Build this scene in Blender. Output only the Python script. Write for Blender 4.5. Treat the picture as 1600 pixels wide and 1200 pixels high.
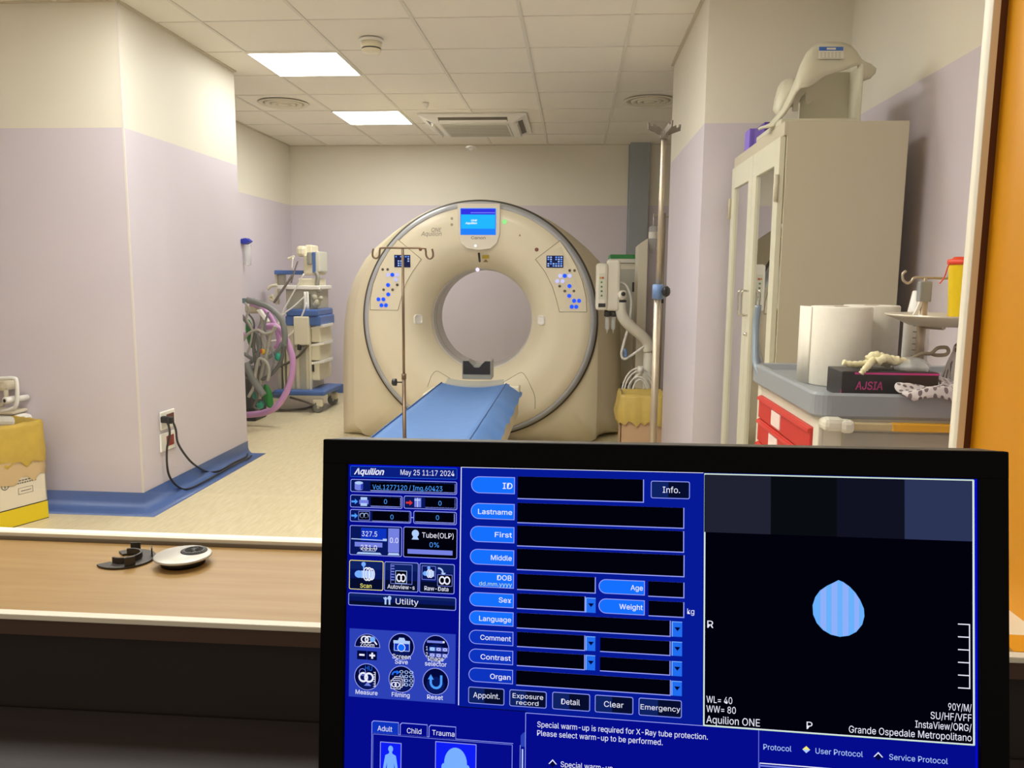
import bpy, bmesh, math, random
from mathutils import Vector, Matrix
random.seed(7)
PI = math.pi
for o in list(bpy.data.objects):
    bpy.data.objects.remove(o)
SC = bpy.context.scene
COL = SC.collection

# ------------------------------------------------------------------ camera, world, exposure
ZC = 1.3176                                            # eye height above the floor
F = 1243.76                                            # focal length in px of a 1600 px wide frame
RV = Vector((0.99687482, 0.07856569, 0.00824713))
UV = Vector((-0.01861286, 0.13213555, 0.99105689))
FW = Vector((-0.07677333, 0.98811317, -0.13318494))
cam_d = bpy.data.cameras.new('camera')
cam_d.sensor_width = 36.0
cam_d.lens = F / 1600 * 36.0
cam_d.clip_start = 0.02
cam = bpy.data.objects.new('camera', cam_d)
COL.objects.link(cam)
cam.matrix_world = Matrix(((RV.x, UV.x, -FW.x, 0), (RV.y, UV.y, -FW.y, 0), (RV.z, UV.z, -FW.z, ZC), (0, 0, 0, 1)))
SC.camera = cam
world = bpy.data.worlds.new('world')
SC.world = world
world.use_nodes = True
WB = world.node_tree.nodes['Background']
WB.inputs[0].default_value = (1.0, 0.86, 0.68, 1)      # dim warm ambience of the control room
WB.inputs[1].default_value = 0.50
SC.view_settings.view_transform = 'Standard'
SC.view_settings.look = 'None'
SC.view_settings.exposure = 0.0
SC.view_settings.gamma = 1.0
SC.view_settings.use_curve_mapping = False
LAMP = 23.8                                            # radiance of the ceiling panels

# ------------------------------------------------------------------ helpers
def ray(px, py):
    return RV * ((px - 800) / F) - UV * ((py - 600) / F) + FW
def at_y(px, py, y):                                   # point of the photo on a wall at depth y
    d = ray(px, py); p = d * (y / d.y); p.z += ZC; return p
def at_z(px, py, z):
    d = ray(px, py); p = d * ((z - ZC) / d.z); p.z += ZC; return p
def at_x(px, py, x):
    d = ray(px, py); p = d * (x / d.x); p.z += ZC; return p
def lin(c):
    return tuple(((v / 255) / 12.92 if v / 255 <= 0.04045 else ((v / 255 + 0.055) / 1.055) ** 2.4) for v in c)
MATS = {}
def mat(name, c, rough=0.5, metal=0.0, noise=0.0, nscale=30.0, spec=0.5, alpha=1.0, trans=0.0, bump=0.0, coat=0.0):
    if name in MATS: return MATS[name]
    m = bpy.data.materials.new(name); m.use_nodes = True
    nt = m.node_tree; b = nt.nodes['Principled BSDF']
    col = lin(c)
    b.inputs['Base Color'].default_value = (*col, 1)
    b.inputs['Roughness'].default_value = rough
    b.inputs['Metallic'].default_value = metal
    b.inputs['Specular IOR Level'].default_value = spec
    b.inputs['Alpha'].default_value = alpha
    b.inputs['Transmission Weight'].default_value = trans
    b.inputs['Coat Weight'].default_value = coat
    if noise > 0 or bump > 0:
        tc = nt.nodes.new('ShaderNodeTexCoord'); n = nt.nodes.new('ShaderNodeTexNoise')
        n.inputs['Scale'].default_value = nscale; n.inputs['Detail'].default_value = 4
        nt.links.new(tc.outputs['Object'], n.inputs['Vector'])
        if noise > 0:
            r = nt.nodes.new('ShaderNodeMapRange')
            r.inputs[1].default_value = 0.3; r.inputs[2].default_value = 0.7
            r.inputs[3].default_value = 1 - noise; r.inputs[4].default_value = 1 + noise
            nt.links.new(n.outputs['Fac'], r.inputs[0])
            mx = nt.nodes.new('ShaderNodeMix'); mx.data_type = 'RGBA'; mx.blend_type = 'MULTIPLY'
            mx.inputs[0].default_value = 1.0
            mx.inputs[6].default_value = (*col, 1)
            nt.links.new(r.outputs[0], mx.inputs[7])
            nt.links.new(mx.outputs[2], b.inputs['Base Color'])
        if bump > 0:
            bp = nt.nodes.new('ShaderNodeBump'); bp.inputs['Strength'].default_value = bump
            bp.inputs['Distance'].default_value = 0.004
            nt.links.new(n.outputs['Fac'], bp.inputs['Height'])
            nt.links.new(bp.outputs[0], b.inputs['Normal'])
    MATS[name] = m
    return m
def emit(name, c, s=1.0):
    if name in MATS: return MATS[name]
    m = bpy.data.materials.new(name); m.use_nodes = True
    nt = m.node_tree; nt.nodes.clear()
    e = nt.nodes.new('ShaderNodeEmission'); o = nt.nodes.new('ShaderNodeOutputMaterial')
    e.inputs[0].default_value = (*lin(c), 1); e.inputs[1].default_value = s
    nt.links.new(e.outputs[0], o.inputs[0])
    MATS[name] = m
    return m
ORG = {}
class MB:
    """collects shapes in world coordinates and links them as one mesh object"""
    def __init__(s): s.bm = bmesh.new(); s.mi = 0
    def v(s, p): return s.bm.verts.new(p)
    def face(s, vs, smooth=False):
        try: f = s.bm.faces.new(vs)
        except ValueError: return None
        f.material_index = s.mi; f.smooth = smooth; return f
    def poly(s, pts): return s.face([s.v(p) for p in pts])
    def box(s, a, b, bev=0.0, M=None, seg=2):
        x0, x1 = sorted((a[0], b[0])); y0, y1 = sorted((a[1], b[1])); z0, z1 = sorted((a[2], b[2]))
        t = bmesh.new()
        vs = [t.verts.new((x, y, z)) for x in (x0, x1) for y in (y0, y1) for z in (z0, z1)]
        for q in ((0, 1, 3, 2), (4, 6, 7, 5), (0, 4, 5, 1), (2, 3, 7, 6), (0, 2, 6, 4), (1, 5, 7, 3)):
            t.faces.new([vs[i] for i in q])
        if bev > 0:
            bev = min(bev, 0.49 * min(x1 - x0, y1 - y0, z1 - z0))
            bmesh.ops.bevel(t, geom=t.edges[:], offset=bev, segments=seg, affect='EDGES', profile=0.5)
        s.merge(t, M, smooth=False)
        return s
    def merge(s, t, M=None, smooth=None):
        t.verts.ensure_lookup_table(); t.verts.index_update()
        nv = [s.bm.verts.new((M @ v.co) if M is not None else v.co) for v in t.verts]
        for f in t.faces:
            g = s.face([nv[v.index] for v in f.verts], f.smooth if smooth is None else smooth)
        t.free()
    def loft(s, rings, closed=True, cap0=True, cap1=True, smooth=True):
        R = [[s.v(p) for p in r] for r in rings]
        n = len(R[0])
        for a, b in zip(R, R[1:]):
            for i in range(n if closed else n - 1):
                j = (i + 1) % n
                s.face([a[i], a[j], b[j], b[i]], smooth)
        if cap0: s.face(list(reversed(R[0])))
        if cap1: s.face(R[-1])
        return s
    def tube(s, pts, r, n=10, smooth=True, cap=True):
        pts = [Vector(p) for p in pts]
        rr = r if isinstance(r, (list, tuple)) else [r] * len(pts)
        rings = []; up = None
        for i, p in enumerate(pts):
            d = (pts[min(i + 1, len(pts) - 1)] - pts[max(i - 1, 0)])
            if d.length < 1e-9: d = Vector((0, 0, 1))
            d.normalize()
            if up is None:
                a = Vector((0, 0, 1)) if abs(d.z) < 0.9 else Vector((1, 0, 0))
                up = (a - d * a.dot(d)).normalized()
            else:
                up = up - d * up.dot(d)
                if up.length < 1e-6: up = d.orthogonal()
                up.normalize()
            sd = d.cross(up)
            rings.append([p + (up * math.cos(2 * PI * k / n) + sd * math.sin(2 * PI * k / n)) * rr[i] for k in range(n)])
        return s.loft(rings, True, cap, cap, smooth)
    def lathe(s, prof, c, axis=(0, 0, 1), n=32, smooth=True, cap0=True, cap1=True):
        """prof = [(radius, distance along axis)]"""
        ax = Vector(axis).normalized(); a = ax.orthogonal().normalized(); b = ax.cross(a); c = Vector(c)
        rings = [[c + ax * h + (a * math.cos(2 * PI * k / n) + b * math.sin(2 * PI * k / n)) * max(r, 1e-5) for k in range(n)] for r, h in prof]
        return s.loft(rings, True, cap0, cap1, smooth)
    def prism(s, pts, off, bev=0.0):
        """outline pts (3-D, planar) extruded by the vector off"""
        off = Vector(off); t = bmesh.new()
        A = [t.verts.new(p) for p in pts]; B = [t.verts.new(Vector(p) + off) for p in pts]; n = len(A)
        t.faces.new(list(reversed(A))); t.faces.new(B)
        for i in range(n):
            t.faces.new([A[i], A[(i + 1) % n], B[(i + 1) % n], B[i]])
        if bev > 0:
            bmesh.ops.bevel(t, geom=t.edges[:], offset=bev, segments=2, affect='EDGES', profile=0.5)
        bmesh.ops.recalc_face_normals(t, faces=t.faces[:])
        s.merge(t, smooth=False); return s
    def pbox(s, x0, y0, x1, y1, ya, yb, bev=0.0):
        """box whose front at depth ya covers a rectangle of the photo"""
        p = at_y(x0, y0, ya); q = at_y(x1, y1, ya)
        return s.box((p.x, ya, p.z), (q.x, yb, q.z), bev)
    def build(s, name, m, parent=None, org=None, smooth_angle=None, mod=None):
        bmesh.ops.remove_doubles(s.bm, verts=s.bm.verts[:], dist=1e-6)
        bmesh.ops.recalc_face_normals(s.bm, faces=s.bm.faces[:])
        o0 = None
        if parent is not None: o0 = ORG[parent.name]
        elif org is not None: o0 = Vector(org)
        else:
            xs = [v.co for v in s.bm.verts]
            o0 = Vector((sum(c.x for c in xs) / len(xs), sum(c.y for c in xs) / len(xs), min(c.z for c in xs)))
        for v in s.bm.verts: v.co -= o0
        me = bpy.data.meshes.new(name); s.bm.to_mesh(me); s.bm.free()
        for mm in (m if isinstance(m, (list, tuple)) else [m]): me.materials.append(mm)
        o = bpy.data.objects.new(name, me); COL.objects.link(o)
        if parent is not None: o.parent = parent
        else: o.location = o0
        ORG[o.name] = o0
        if mod: mod(o)
        return o
def thing(name, label, cat, loc, group=None):
    o = bpy.data.objects.new(name, None); COL.objects.link(o)
    o.empty_display_size = 0.05
    o.location = loc; ORG[o.name] = Vector(loc)
    return tag(o, label, cat, group)
def tag(o, label, cat, group=None, kind=None):
    o['label'] = label; o['category'] = cat
    if group: o['group'] = group
    if kind: o['kind'] = kind
    return o
def struct(o):
    o['kind'] = 'structure'; return o
def copy_tree(o, parent=None):
    c = o.copy(); COL.objects.link(c)
    if parent is not None: c.parent = parent
    for ch in list(o.children): copy_tree(ch, c)
    return c
def spline(pts, n=8):
    """Catmull-Rom through 3-D points"""
    P = [Vector(p) for p in pts]; P = [P[0] * 2 - P[1]] + P + [P[-1] * 2 - P[-2]]; out = []
    for i in range(1, len(P) - 2):
        for k in range(n):
            t = k / n; a, b, c, d = P[i - 1:i + 3]
            out.append(0.5 * ((2 * b) + (c - a) * t + (2 * a - 5 * b + 4 * c - d) * t * t + (3 * b - 3 * c + d - a) * t ** 3))
    out.append(P[-2]); return out
try:                                                   # the sans face that ships with Blender, else its default face
    import os
    SANS = bpy.data.fonts.load(os.path.join(bpy.utils.system_resource('DATAFILES', path='fonts'), 'Inter.woff2'))
except Exception:
    SANS = None
def text_bm(s, body, size=1.0, shear=0.0, bold=0.0):
    """returns a bmesh of flat lettering in the xy plane and its x extent"""
    cu = bpy.data.curves.new('t', 'FONT'); cu.body = body; cu.size = size; cu.shear = shear; cu.offset = bold
    if SANS: cu.font = SANS
    cu.fill_mode = 'FRONT'; cu.resolution_u = 3
    ob = bpy.data.objects.new('t', cu)
    me = bpy.data.meshes.new_from_object(ob)
    t = bmesh.new(); t.from_mesh(me)
    bpy.data.objects.remove(ob); bpy.data.curves.remove(cu); bpy.data.meshes.remove(me)
    return t
CAPH = []
def cap_height():
    if not CAPH:
        t = text_bm(None, 'H'); CAPH.append(max(v.co.y for v in t.verts)); t.free()
    return CAPH[0]
def lettering(s, body, o, ex, ey, width, cap, shear=0.0, bold=0.0, lift=(0, 0, 0)):
    """text on mesh collector s: baseline starts at o, runs along ex for width, capital height cap along ey"""
    t = text_bm(s, body, 1.0, shear, bold)
    xs = [v.co.x for v in t.verts]
    if not xs: t.free(); return
    x0, x1 = min(xs), max(xs); kx = width / max(x1 - x0, 1e-6); ky = cap / cap_height()
    o = Vector(o); ex = Vector(ex); ey = Vector(ey); l = Vector(lift)
    for v in t.verts:
        v.co = o + ex * ((v.co.x - x0) * kx) + ey * (v.co.y * ky) + l
    s.merge(t, smooth=False)

# ------------------------------------------------------------------ materials
def wall_paint():
    m = bpy.data.materials.new('two_tone_wall_paint'); m.use_nodes = True
    nt = m.node_tree; b = nt.nodes['Principled BSDF']; N = nt.nodes.new; L = nt.links.new
    g = N('ShaderNodeNewGeometry'); sp = N('ShaderNodeSeparateXYZ'); L(g.outputs['Position'], sp.inputs[0])
    gt = N('ShaderNodeMath'); gt.operation = 'GREATER_THAN'; gt.inputs[1].default_value = 2.0842
    L(sp.outputs['Z'], gt.inputs[0])
    no = N('ShaderNodeTexNoise'); no.inputs['Scale'].default_value = 2.2; no.inputs['Detail'].default_value = 6
    L(g.outputs['Position'], no.inputs['Vector'])
    fx = N('ShaderNodeTexNoise'); fx.inputs['Scale'].default_value = 90; fx.inputs['Detail'].default_value = 3
    mp = N('ShaderNodeMapping'); mp.inputs['Scale'].default_value = (1, 1, 6)
    L(g.outputs['Position'], mp.inputs[0]); L(mp.outputs[0], fx.inputs['Vector'])
    mx = N('ShaderNodeMix'); mx.data_type = 'RGBA'
    mx.inputs[6].default_value = (*lin((213, 204, 212)), 1); mx.inputs[7].default_value = (*lin((230, 224, 208)), 1)
    L(gt.outputs[0], mx.inputs[0])
    mr = N('ShaderNodeMapRange'); mr.inputs[3].default_value = 0.95; mr.inputs[4].default_value = 1.04
    L(no.outputs['Fac'], mr.inputs[0])
    mu = N('ShaderNodeMix'); mu.data_type = 'RGBA'; mu.blend_type = 'MULTIPLY'; mu.inputs[0].default_value = 1
    L(mx.outputs[2], mu.inputs[6]); L(mr.outputs[0], mu.inputs[7])
    L(mu.outputs[2], b.inputs['Base Color'])
    bp = N('ShaderNodeBump'); bp.inputs['Strength'].default_value = 0.12; bp.inputs['Distance'].default_value = 0.002
    L(fx.outputs['Fac'], bp.inputs['Height']); L(bp.outputs[0], b.inputs['Normal'])
    b.inputs['Roughness'].default_value = 0.55
    return m
M_WALL = wall_paint()
def vinyl():
    m = bpy.data.materials.new('beige_vinyl'); m.use_nodes = True
    nt = m.node_tree; b = nt.nodes['Principled BSDF']; N = nt.nodes.new; L = nt.links.new
    g = N('ShaderNodeNewGeometry')
    mp = N('ShaderNodeMapping'); mp.inputs['Rotation'].default_value = (0, 0, 0.35); mp.inputs['Scale'].default_value = (55, 9, 5)
    n = N('ShaderNodeTexNoise'); n.inputs['Scale'].default_value = 1.0; n.inputs['Detail'].default_value = 5
    L(g.outputs['Position'], mp.inputs[0]); L(mp.outputs[0], n.inputs['Vector'])
    r = N('ShaderNodeValToRGB'); r.color_ramp.elements[0].position = 0.3; r.color_ramp.elements[1].position = 0.7
    r.color_ramp.elements[0].color = (*lin((211, 196, 155)), 1); r.color_ramp.elements[1].color = (*lin((225, 212, 176)), 1)
    L(n.outputs['Fac'], r.inputs[0]); L(r.outputs[0], b.inputs['Base Color'])
    b.inputs['Roughness'].default_value = 0.38
    return m
M_FLOOR = vinyl()
def tiles():
    m = bpy.data.materials.new('ceiling_tiles'); m.use_nodes = True
    nt = m.node_tree; b = nt.nodes['Principled BSDF']; N = nt.nodes.new; L = nt.links.new
    g = N('ShaderNodeNewGeometry')
    mp = N('ShaderNodeMapping'); mp.inputs['Location'].default_value = (1.5205 + 6, -4.5425 + 6, 0)
    L(g.outputs['Position'], mp.inputs[0])
    br = N('ShaderNodeTexBrick'); br.offset = 0.0; br.squash = 1.0
    br.inputs['Scale'].default_value = 1.0; br.inputs['Mortar Size'].default_value = 0.004
    br.inputs['Brick Width'].default_value = 0.6; br.inputs['Row Height'].default_value = 0.6
    br.inputs['Mortar Smooth'].default_value = 0.0
    br.inputs['Color1'].default_value = (*lin((240, 234, 220)), 1); br.inputs['Color2'].default_value = (*lin((243, 238, 225)), 1)
    br.inputs['Mortar'].default_value = (*lin((150, 138, 118)), 1)
    L(mp.outputs[0], br.inputs['Vector'])
    L(br.outputs['Color'], b.inputs['Base Color'])
    b.inputs['Roughness'].default_value = 0.8; b.inputs['Specular IOR Level'].default_value = 0.2
    return m
M_CEIL = tiles()
M_BAR = mat('ceiling_bar', (228, 223, 210), 0.6)
M_BLUEV = mat('blue_vinyl', (74, 102, 158), 0.4, noise=0.04, nscale=20)
M_CREAM = mat('cream_plastic', (236, 226, 196), 0.38)
M_CREAM2 = mat('gantry_white', (231, 220, 192), 0.34, coat=0.15)
M_CREAM3 = mat('gantry_shell', (222, 210, 179), 0.42)
M_WHITE = mat('white_plastic', (238, 235, 226), 0.35)
M_GREYP = mat('grey_plastic', (150, 152, 152), 0.4)
M_RING = mat('silver_ring', (176, 178, 182), 0.4)
M_DARK = mat('dark_gap', (30, 28, 26), 0.5)
M_BLACK = mat('black_plastic', (16, 16, 17), 0.42)
M_STEEL = mat('brushed_steel', (194, 180, 160), 0.42, metal=0.7)
M_STEELD = mat('brown_steel', (128, 108, 88), 0.35, metal=0.8)
M_CHROME = mat('chrome', (215, 212, 206), 0.12, metal=1.0)
M_FRAME = mat('window_paint', (242, 234, 214), 0.45)
M_GASK = mat('brown_gasket', (92, 48, 26), 0.5)
M_ORANGE = mat('yellow_laminate', (238, 164, 14), 0.42, noise=0.05, nscale=3)
def wood(name, c1, c2, sc=(3, 40, 3), rough=0.4):
    m = bpy.data.materials.new(name); m.use_nodes = True
    nt = m.node_tree; b = nt.nodes['Principled BSDF']; N = nt.nodes.new; L = nt.links.new
    g = N('ShaderNodeNewGeometry'); mp = N('ShaderNodeMapping'); mp.inputs['Scale'].default_value = sc
    n = N('ShaderNodeTexNoise'); n.inputs['Scale'].default_value = 1.5; n.inputs['Detail'].default_value = 7
    L(g.outputs['Position'], mp.inputs[0]); L(mp.outputs[0], n.inputs['Vector'])
    r = N('ShaderNodeValToRGB'); r.color_ramp.elements[0].position = 0.3; r.color_ramp.elements[1].position = 0.72
    r.color_ramp.elements[0].color = (*lin(c1), 1); r.color_ramp.elements[1].color = (*lin(c2), 1)
    L(n.outputs['Fac'], r.inputs[0]); L(r.outputs[0], b.inputs['Base Color']); b.inputs['Roughness'].default_value = rough
    return m
M_SILL = wood('sill_beech', (168, 130, 74), (182, 146, 90))
M_PANEL = wood('dark_panel', (44, 36, 32), (50, 42, 40), rough=0.6)
M_DESK = wood('dark_desk', (58, 50, 50), (66, 58, 58), rough=0.55)
M_GREYCOL = mat('grey_paint', (150, 156, 160), 0.5)
def glass_pane():
    m = bpy.data.materials.new('window_glass'); m.use_nodes = True
    nt = m.node_tree; nt.nodes.clear(); N = nt.nodes.new; L = nt.links.new
    t = N('ShaderNodeBsdfTransparent'); t.inputs[0].default_value = (0.985, 0.99, 0.975, 1)
    g = N('ShaderNodeBsdfGlossy'); g.inputs['Roughness'].default_value = 0.0
    lw = N('ShaderNodeFresnel'); lw.inputs[0].default_value = 1.45
    mx = N('ShaderNodeMixShader'); o = N('ShaderNodeOutputMaterial')
    L(lw.outputs[0], mx.inputs[0]); L(t.outputs[0], mx.inputs[1]); L(g.outputs[0], mx.inputs[2]); L(mx.outputs[0], o.inputs[0])
    return m
M_GLASS = glass_pane()
M_CLEAR = mat('clear_plastic', (225, 228, 226), 0.1, alpha=0.35)
# ------------------------------------------------------------------ the setting
CEIL = 2.7176
XL, YF, YB = -2.397, 4.177, 5.612                      # left pier
XR, RF, RB = 0.627, 4.163, 5.591                       # right pier
YW, LX, RX = 8.761, -3.151, 1.315                      # back wall, far left wall, right wall
m = MB(); m.box((-5.4, 1.16, -0.1), (3.2, 8.9, 0)); struct(m.build('floor', M_FLOOR, org=(0, 0, 0)))
m = MB(); m.box((-5.4, 1.16, CEIL + 0.006), (3.2, 8.9, CEIL + 0.1))
m.mi = 1
for i in range(-6, 8):                                 # suspended grid: the T bars
    x = -1.5205 + 0.6 * i; m.box((x - 0.010, 1.2, CEIL), (x + 0.010, 8.76, CEIL + 0.012))
for j in range(-5, 8):
    y = 4.5425 + 0.6 * j; m.box((-5.4, y - 0.004, CEIL + 0.002), (3.2, y + 0.004, CEIL + 0.012))
struct(m.build('ceiling', [M_CEIL, M_BAR], org=(0, 0, 0)))
def wallbox(name, a, b):
    w = MB(); w.box(a, b); return struct(w.build(name, M_WALL, org=(0, 0, 0)))
wallbox('wall_back', (LX - 0.1, YW, 0), (3.2, YW + 0.12, CEIL + 0.05))
wallbox('wall_left', (LX - 0.12, YB - 0.02, 0), (LX, YW + 0.1, CEIL + 0.05))
wallbox('wall_pier_left', (-5.4, YF, 0), (XL, YB, CEIL + 0.05))
wallbox('wall_pier_right', (XR, RF, 0), (RX + 0.15, RB, CEIL + 0.05))
wallbox('wall_right', (RX, 1.16, 0), (RX + 0.12, RF, CEIL + 0.05))
wallbox('wall_alcove_right', (2.6, RB - 0.02, 0), (2.75, YW + 0.1, CEIL + 0.05))
wallbox('wall_side_left', (-5.5, 1.16, 0), (-5.35, YF, CEIL + 0.05))
# corner strips that show as pale lines on the pier edge
m = MB(); m.box((XL - 0.006, YF - 0.0025, 0.1), (XL + 0.0025, YF + 0.006, CEIL)); struct(m.build('trim_1', mat('corner_bead', (226, 218, 210), 0.5), org=(0, 0, 0)))
# dark edge trim where walls meet the ceiling
m = MB()
for a, b in (((XL, YF, 0), (XL + 0.018, YB, 0)), ((XR - 0.018, RF, 0), (XR, RB, 0)), ((LX, YB, 0), (LX + 0.018, YW, 0)), ((LX, YW - 0.018, 0), (2.6, YW, 0)), ((-5.3, YF - 0.018, 0), (XL, YF, 0))):
    m.box((a[0], a[1], CEIL - 0.003), (b[0], b[1], CEIL + 0.01))
struct(m.build('trim_2', mat('edge_angle', (206, 196, 174), 0.6), org=(0, 0, 0)))
# coved blue baseboard of the left pier with its strip welded to the floor
def cove(m, P, nrm):
    """profile swept along the polyline P; nrm gives outward offsets at each corner"""
    prof = [(0.004, 0.10), (0.004, 0.05), (0.010, 0.028), (0.022, 0.012), (0.04, 0.004), (0.06, 0.002), (0.125, 0.002), (0.125, 0.0)]
    m.loft([[(p[0] + n[0] * d, p[1] + n[1] * d, z) for d, z in prof] for p, n in zip(P, nrm)], closed=False, cap0=False, cap1=False)
m = MB(); cove(m, [(-5.3, YF), (XL, YF), (XL, YB), (-3.14, YB)], [(0, -1), (1, -1), (1, 0.25), (0, 0.25)])
struct(m.build('baseboard_left', M_BLUEV, org=(0, 0, 0)))
m = MB()
m.box((LX, YB, 0), (LX + 0.012, YW, 0.1), 0.003); m.box((LX, YW - 0.012, 0), (2.6, YW, 0.1), 0.003)
m.box((RX - 0.012, 1.4, 0), (RX, RF, 0.1), 0.003); m.box((XR, RF - 0.012, 0), (RX, RF, 0.1), 0.003)
m.box((XR - 0.012, RF, 0), (XR, RB, 0.1), 0.003)
struct(m.build('baseboard_back', M_BLUEV, org=(0, 0, 0)))
# grey duct casing in the right corner of the back wall
m = MB(); m.box((0.553, YW - 0.10, 0), (0.755, YW + 0.01, CEIL + 0.02), 0.004)
m.box((0.540, YW - 0.012, 0), (0.553, YW + 0.01, CEIL + 0.02)); struct(m.build('trim_3', M_GREYCOL, org=(0, 0, 0)))

# the wall of the control room with the observation window
SILL, GY, NY, JX = 0.905, 1.142, 0.882, 0.5545
m = MB()
m.box((-2.6, NY + 0.012, 0), (JX + 0.9, 1.16, SILL - 0.03))
m.box((-2.6, NY + 0.012, 2.25), (JX + 0.9, 1.16, CEIL + 0.05))
m.box((-2.6, NY + 0.012, SILL - 0.03), (-1.62, 1.16, 2.25))
m.box((JX + 0.02, NY + 0.012, SILL - 0.03), (JX + 0.9, 1.16, 2.25))
m.box((-5.4, 1.10, 0), (-2.6, 1.16, CEIL + 0.05))
struct(m.build('wall_front', M_PANEL, org=(0, 0, 0)))
m = MB()                                               # painted face towards the scanner room
m.box((-5.36, 1.1605, 0), (-1.62, 1.18, CEIL)); m.box((JX + 0.02, 1.1605, 0), (RX, 1.18, CEIL))
m.box((-1.62, 1.1605, 0), (JX + 0.02, 1.18, SILL - 0.035)); m.box((-1.62, 1.1605, 2.26), (JX + 0.02, 1.18, CEIL))
struct(m.build('wall_window_side', M_WALL, org=(0, 0, 0)))
m = MB(); m.box((-1.62, NY + 0.002, SILL - 0.028), (JX + 0.30, GY + 0.02, SILL), 0.001)
struct(m.build('trim_4', M_SILL, org=(0, 0, 0)))                                   # wooden sill
m = MB(); m.box((-1.62, NY - 0.010, SILL - 0.006), (JX + 0.5, NY + 0.004, SILL + 0.0012), 0.0012)
m.mi = 1; m.box((-1.62, NY - 0.007, SILL - 0.026), (JX + 0.5, NY + 0.004, SILL - 0.006))
struct(m.build('trim_5', [M_FRAME, mat('edge_brown', (84, 62, 50), 0.6)], org=(0, 0, 0)))   # pale edge strip
m = MB(); m.box((JX, NY + 0.02, SILL), (JX + 0.02, GY + 0.012, 2.25), 0.0005)
struct(m.build('trim_6', M_ORANGE, org=(0, 0, 0)))                                 # yellow laminate lining of the opening
m = MB(); m.box((JX - 0.0008, NY + 0.004, SILL + 0.0004), (JX + 0.3, NY + 0.09, SILL + 0.012), 0.001)
m.mi = 1; m.box((JX - 0.0009, NY + 0.002, SILL + 0.0003), (JX + 0.3, NY + 0.0045, SILL + 0.0135))
m.mi = 0; m.box((JX - 0.055, NY + 0.05, SILL - 0.0005), (JX - 0.0002, GY - 0.010, SILL + 0.0008)); m.mi = 1; m.box((JX - 0.055, NY + 0.006, SILL - 0.0005), (JX - 0.0002, NY + 0.05, SILL + 0.0008))
struct(m.build('trim_7', [mat('jamb_foot', (250, 240, 214), 0.5), M_ORANGE], org=(0, 0, 0)))
# window: pale beads, brown gasket, pane
m = MB()
m.box((-1.62, GY - 0.006, SILL + 0.0), (JX, GY + 0.018, SILL + 0.011), 0.001)
m.box((JX - 0.0195, GY - 0.006, SILL + 0.011), (JX - 0.0095, GY + 0.018, 2.23), 0.001)
m.box((-1.62, GY - 0.006, 2.23), (JX, GY + 0.018, 2.25), 0.001)
m.box((-1.62, GY - 0.006, SILL), (-1.605, GY + 0.018, 2.25), 0.001)
m.mi = 1; m.box((JX - 0.0095, GY - 0.004, SILL + 0.011), (JX, GY + 0.018, 2.23))
m.mi = 2; m.box((-1.62, GY - 0.0085, SILL), (JX - 0.01, GY - 0.006, SILL + 0.0055))
win = struct(m.build('window_1', [M_FRAME, M_GASK, mat('grey_bead', (120, 112, 100), 0.5)], org=(0, 0, 0)))
m = MB(); m.poly([(-1.606, GY + 0.004, SILL + 0.006), (JX - 0.019, GY + 0.004, SILL + 0.006), (JX - 0.019, GY + 0.004, 2.235), (-1.606, GY + 0.004, 2.235)])
p_ = m.build('pane', M_GLASS, win)
c = at_y(736, 232, GY + 0.003)
m = MB(); rs = random.Random(3)
P = [c + Vector((0.009 * math.cos(a) * rs.uniform(0.7, 1.15), -0.0015 * rs.random(), 0.004 * math.sin(a) * rs.uniform(0.6, 1.2))) for a in [2 * PI * k / 14 for k in range(14)]]
m.loft([P, [c + (p - c) * 0.55 + Vector((0, -0.003 * rs.random(), 0)) for p in P]], cap0=True, cap1=True)
tag(m.build('tape_scrap', mat('scrap_white', (236, 234, 226), 0.35, alpha=0.55)), 'tiny whitish translucent scrap stuck on the upper window glass', 'scrap')
# control room floor (out of view, carries the desk)
m = MB(); m.box((-2.6, -1.4, -0.1), (1.5, NY + 0.012, 0)); struct(m.build('floor', mat('control_floor', (96, 84, 74), 0.6), org=(0, 0, 0)))

# ------------------------------------------------------------------ ceiling fixtures
def panel_light(cx, cy, label, k=1.0):
    t = thing('ceiling_light', label, 'ceiling light', (cx, cy, CEIL), 'square panel lights in the ceiling')
    f = MB(); a = 0.298; b = 0.286
    for q in (((-a, -a), (a, -b)), ((-a, b), (a, a)), ((-a, -b), (-b, b)), ((b, -b), (a, b))):
        f.box((cx + q[0][0], cy + q[0][1], CEIL - 0.006), (cx + q[1][0], cy + q[1][1], CEIL + 0.006), 0.001)
    f.build('frame', mat('light_frame', (245, 240, 228), 0.4), t)
    d = MB(); d.box((cx - b, cy - b, CEIL - 0.004), (cx + b, cy + b, CEIL + 0.004))
    d.build('diffuser', emit('lamp_diffuser_%d' % round(100 * k), (255, 254, 250), LAMP * k), t)
    return t
panel_light(-1.8205, 5.4425, 'bright square ceiling panel light just right of the left pier top', 0.50)
panel_light(-1.8205, 7.2425, 'smaller looking bright ceiling panel light farther back beside the air conditioner', 1.45)
panel_light(-1.8205, 3.6425, 'square ceiling panel light in the same row, between pier and window', 0.85)
panel_light(-1.8205, 1.8425, 'square ceiling panel light in the same row, nearest the window')
panel_light(-0.6205, 3.6425, 'added unseen square ceiling panel light over the open floor in front of the right pier')  # added panel out of view, brightens the right side of the room
panel_light(-0.6205, 1.8425, 'added unseen square ceiling panel light over the open floor close to the window')  # its added neighbour, also unseen, for more light near the window
t = thing('smoke_detector', 'small cream smoke detector on the tiles right of the nearer panel light', 'smoke detector', (-1.243, 4.911, CEIL))
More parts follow.
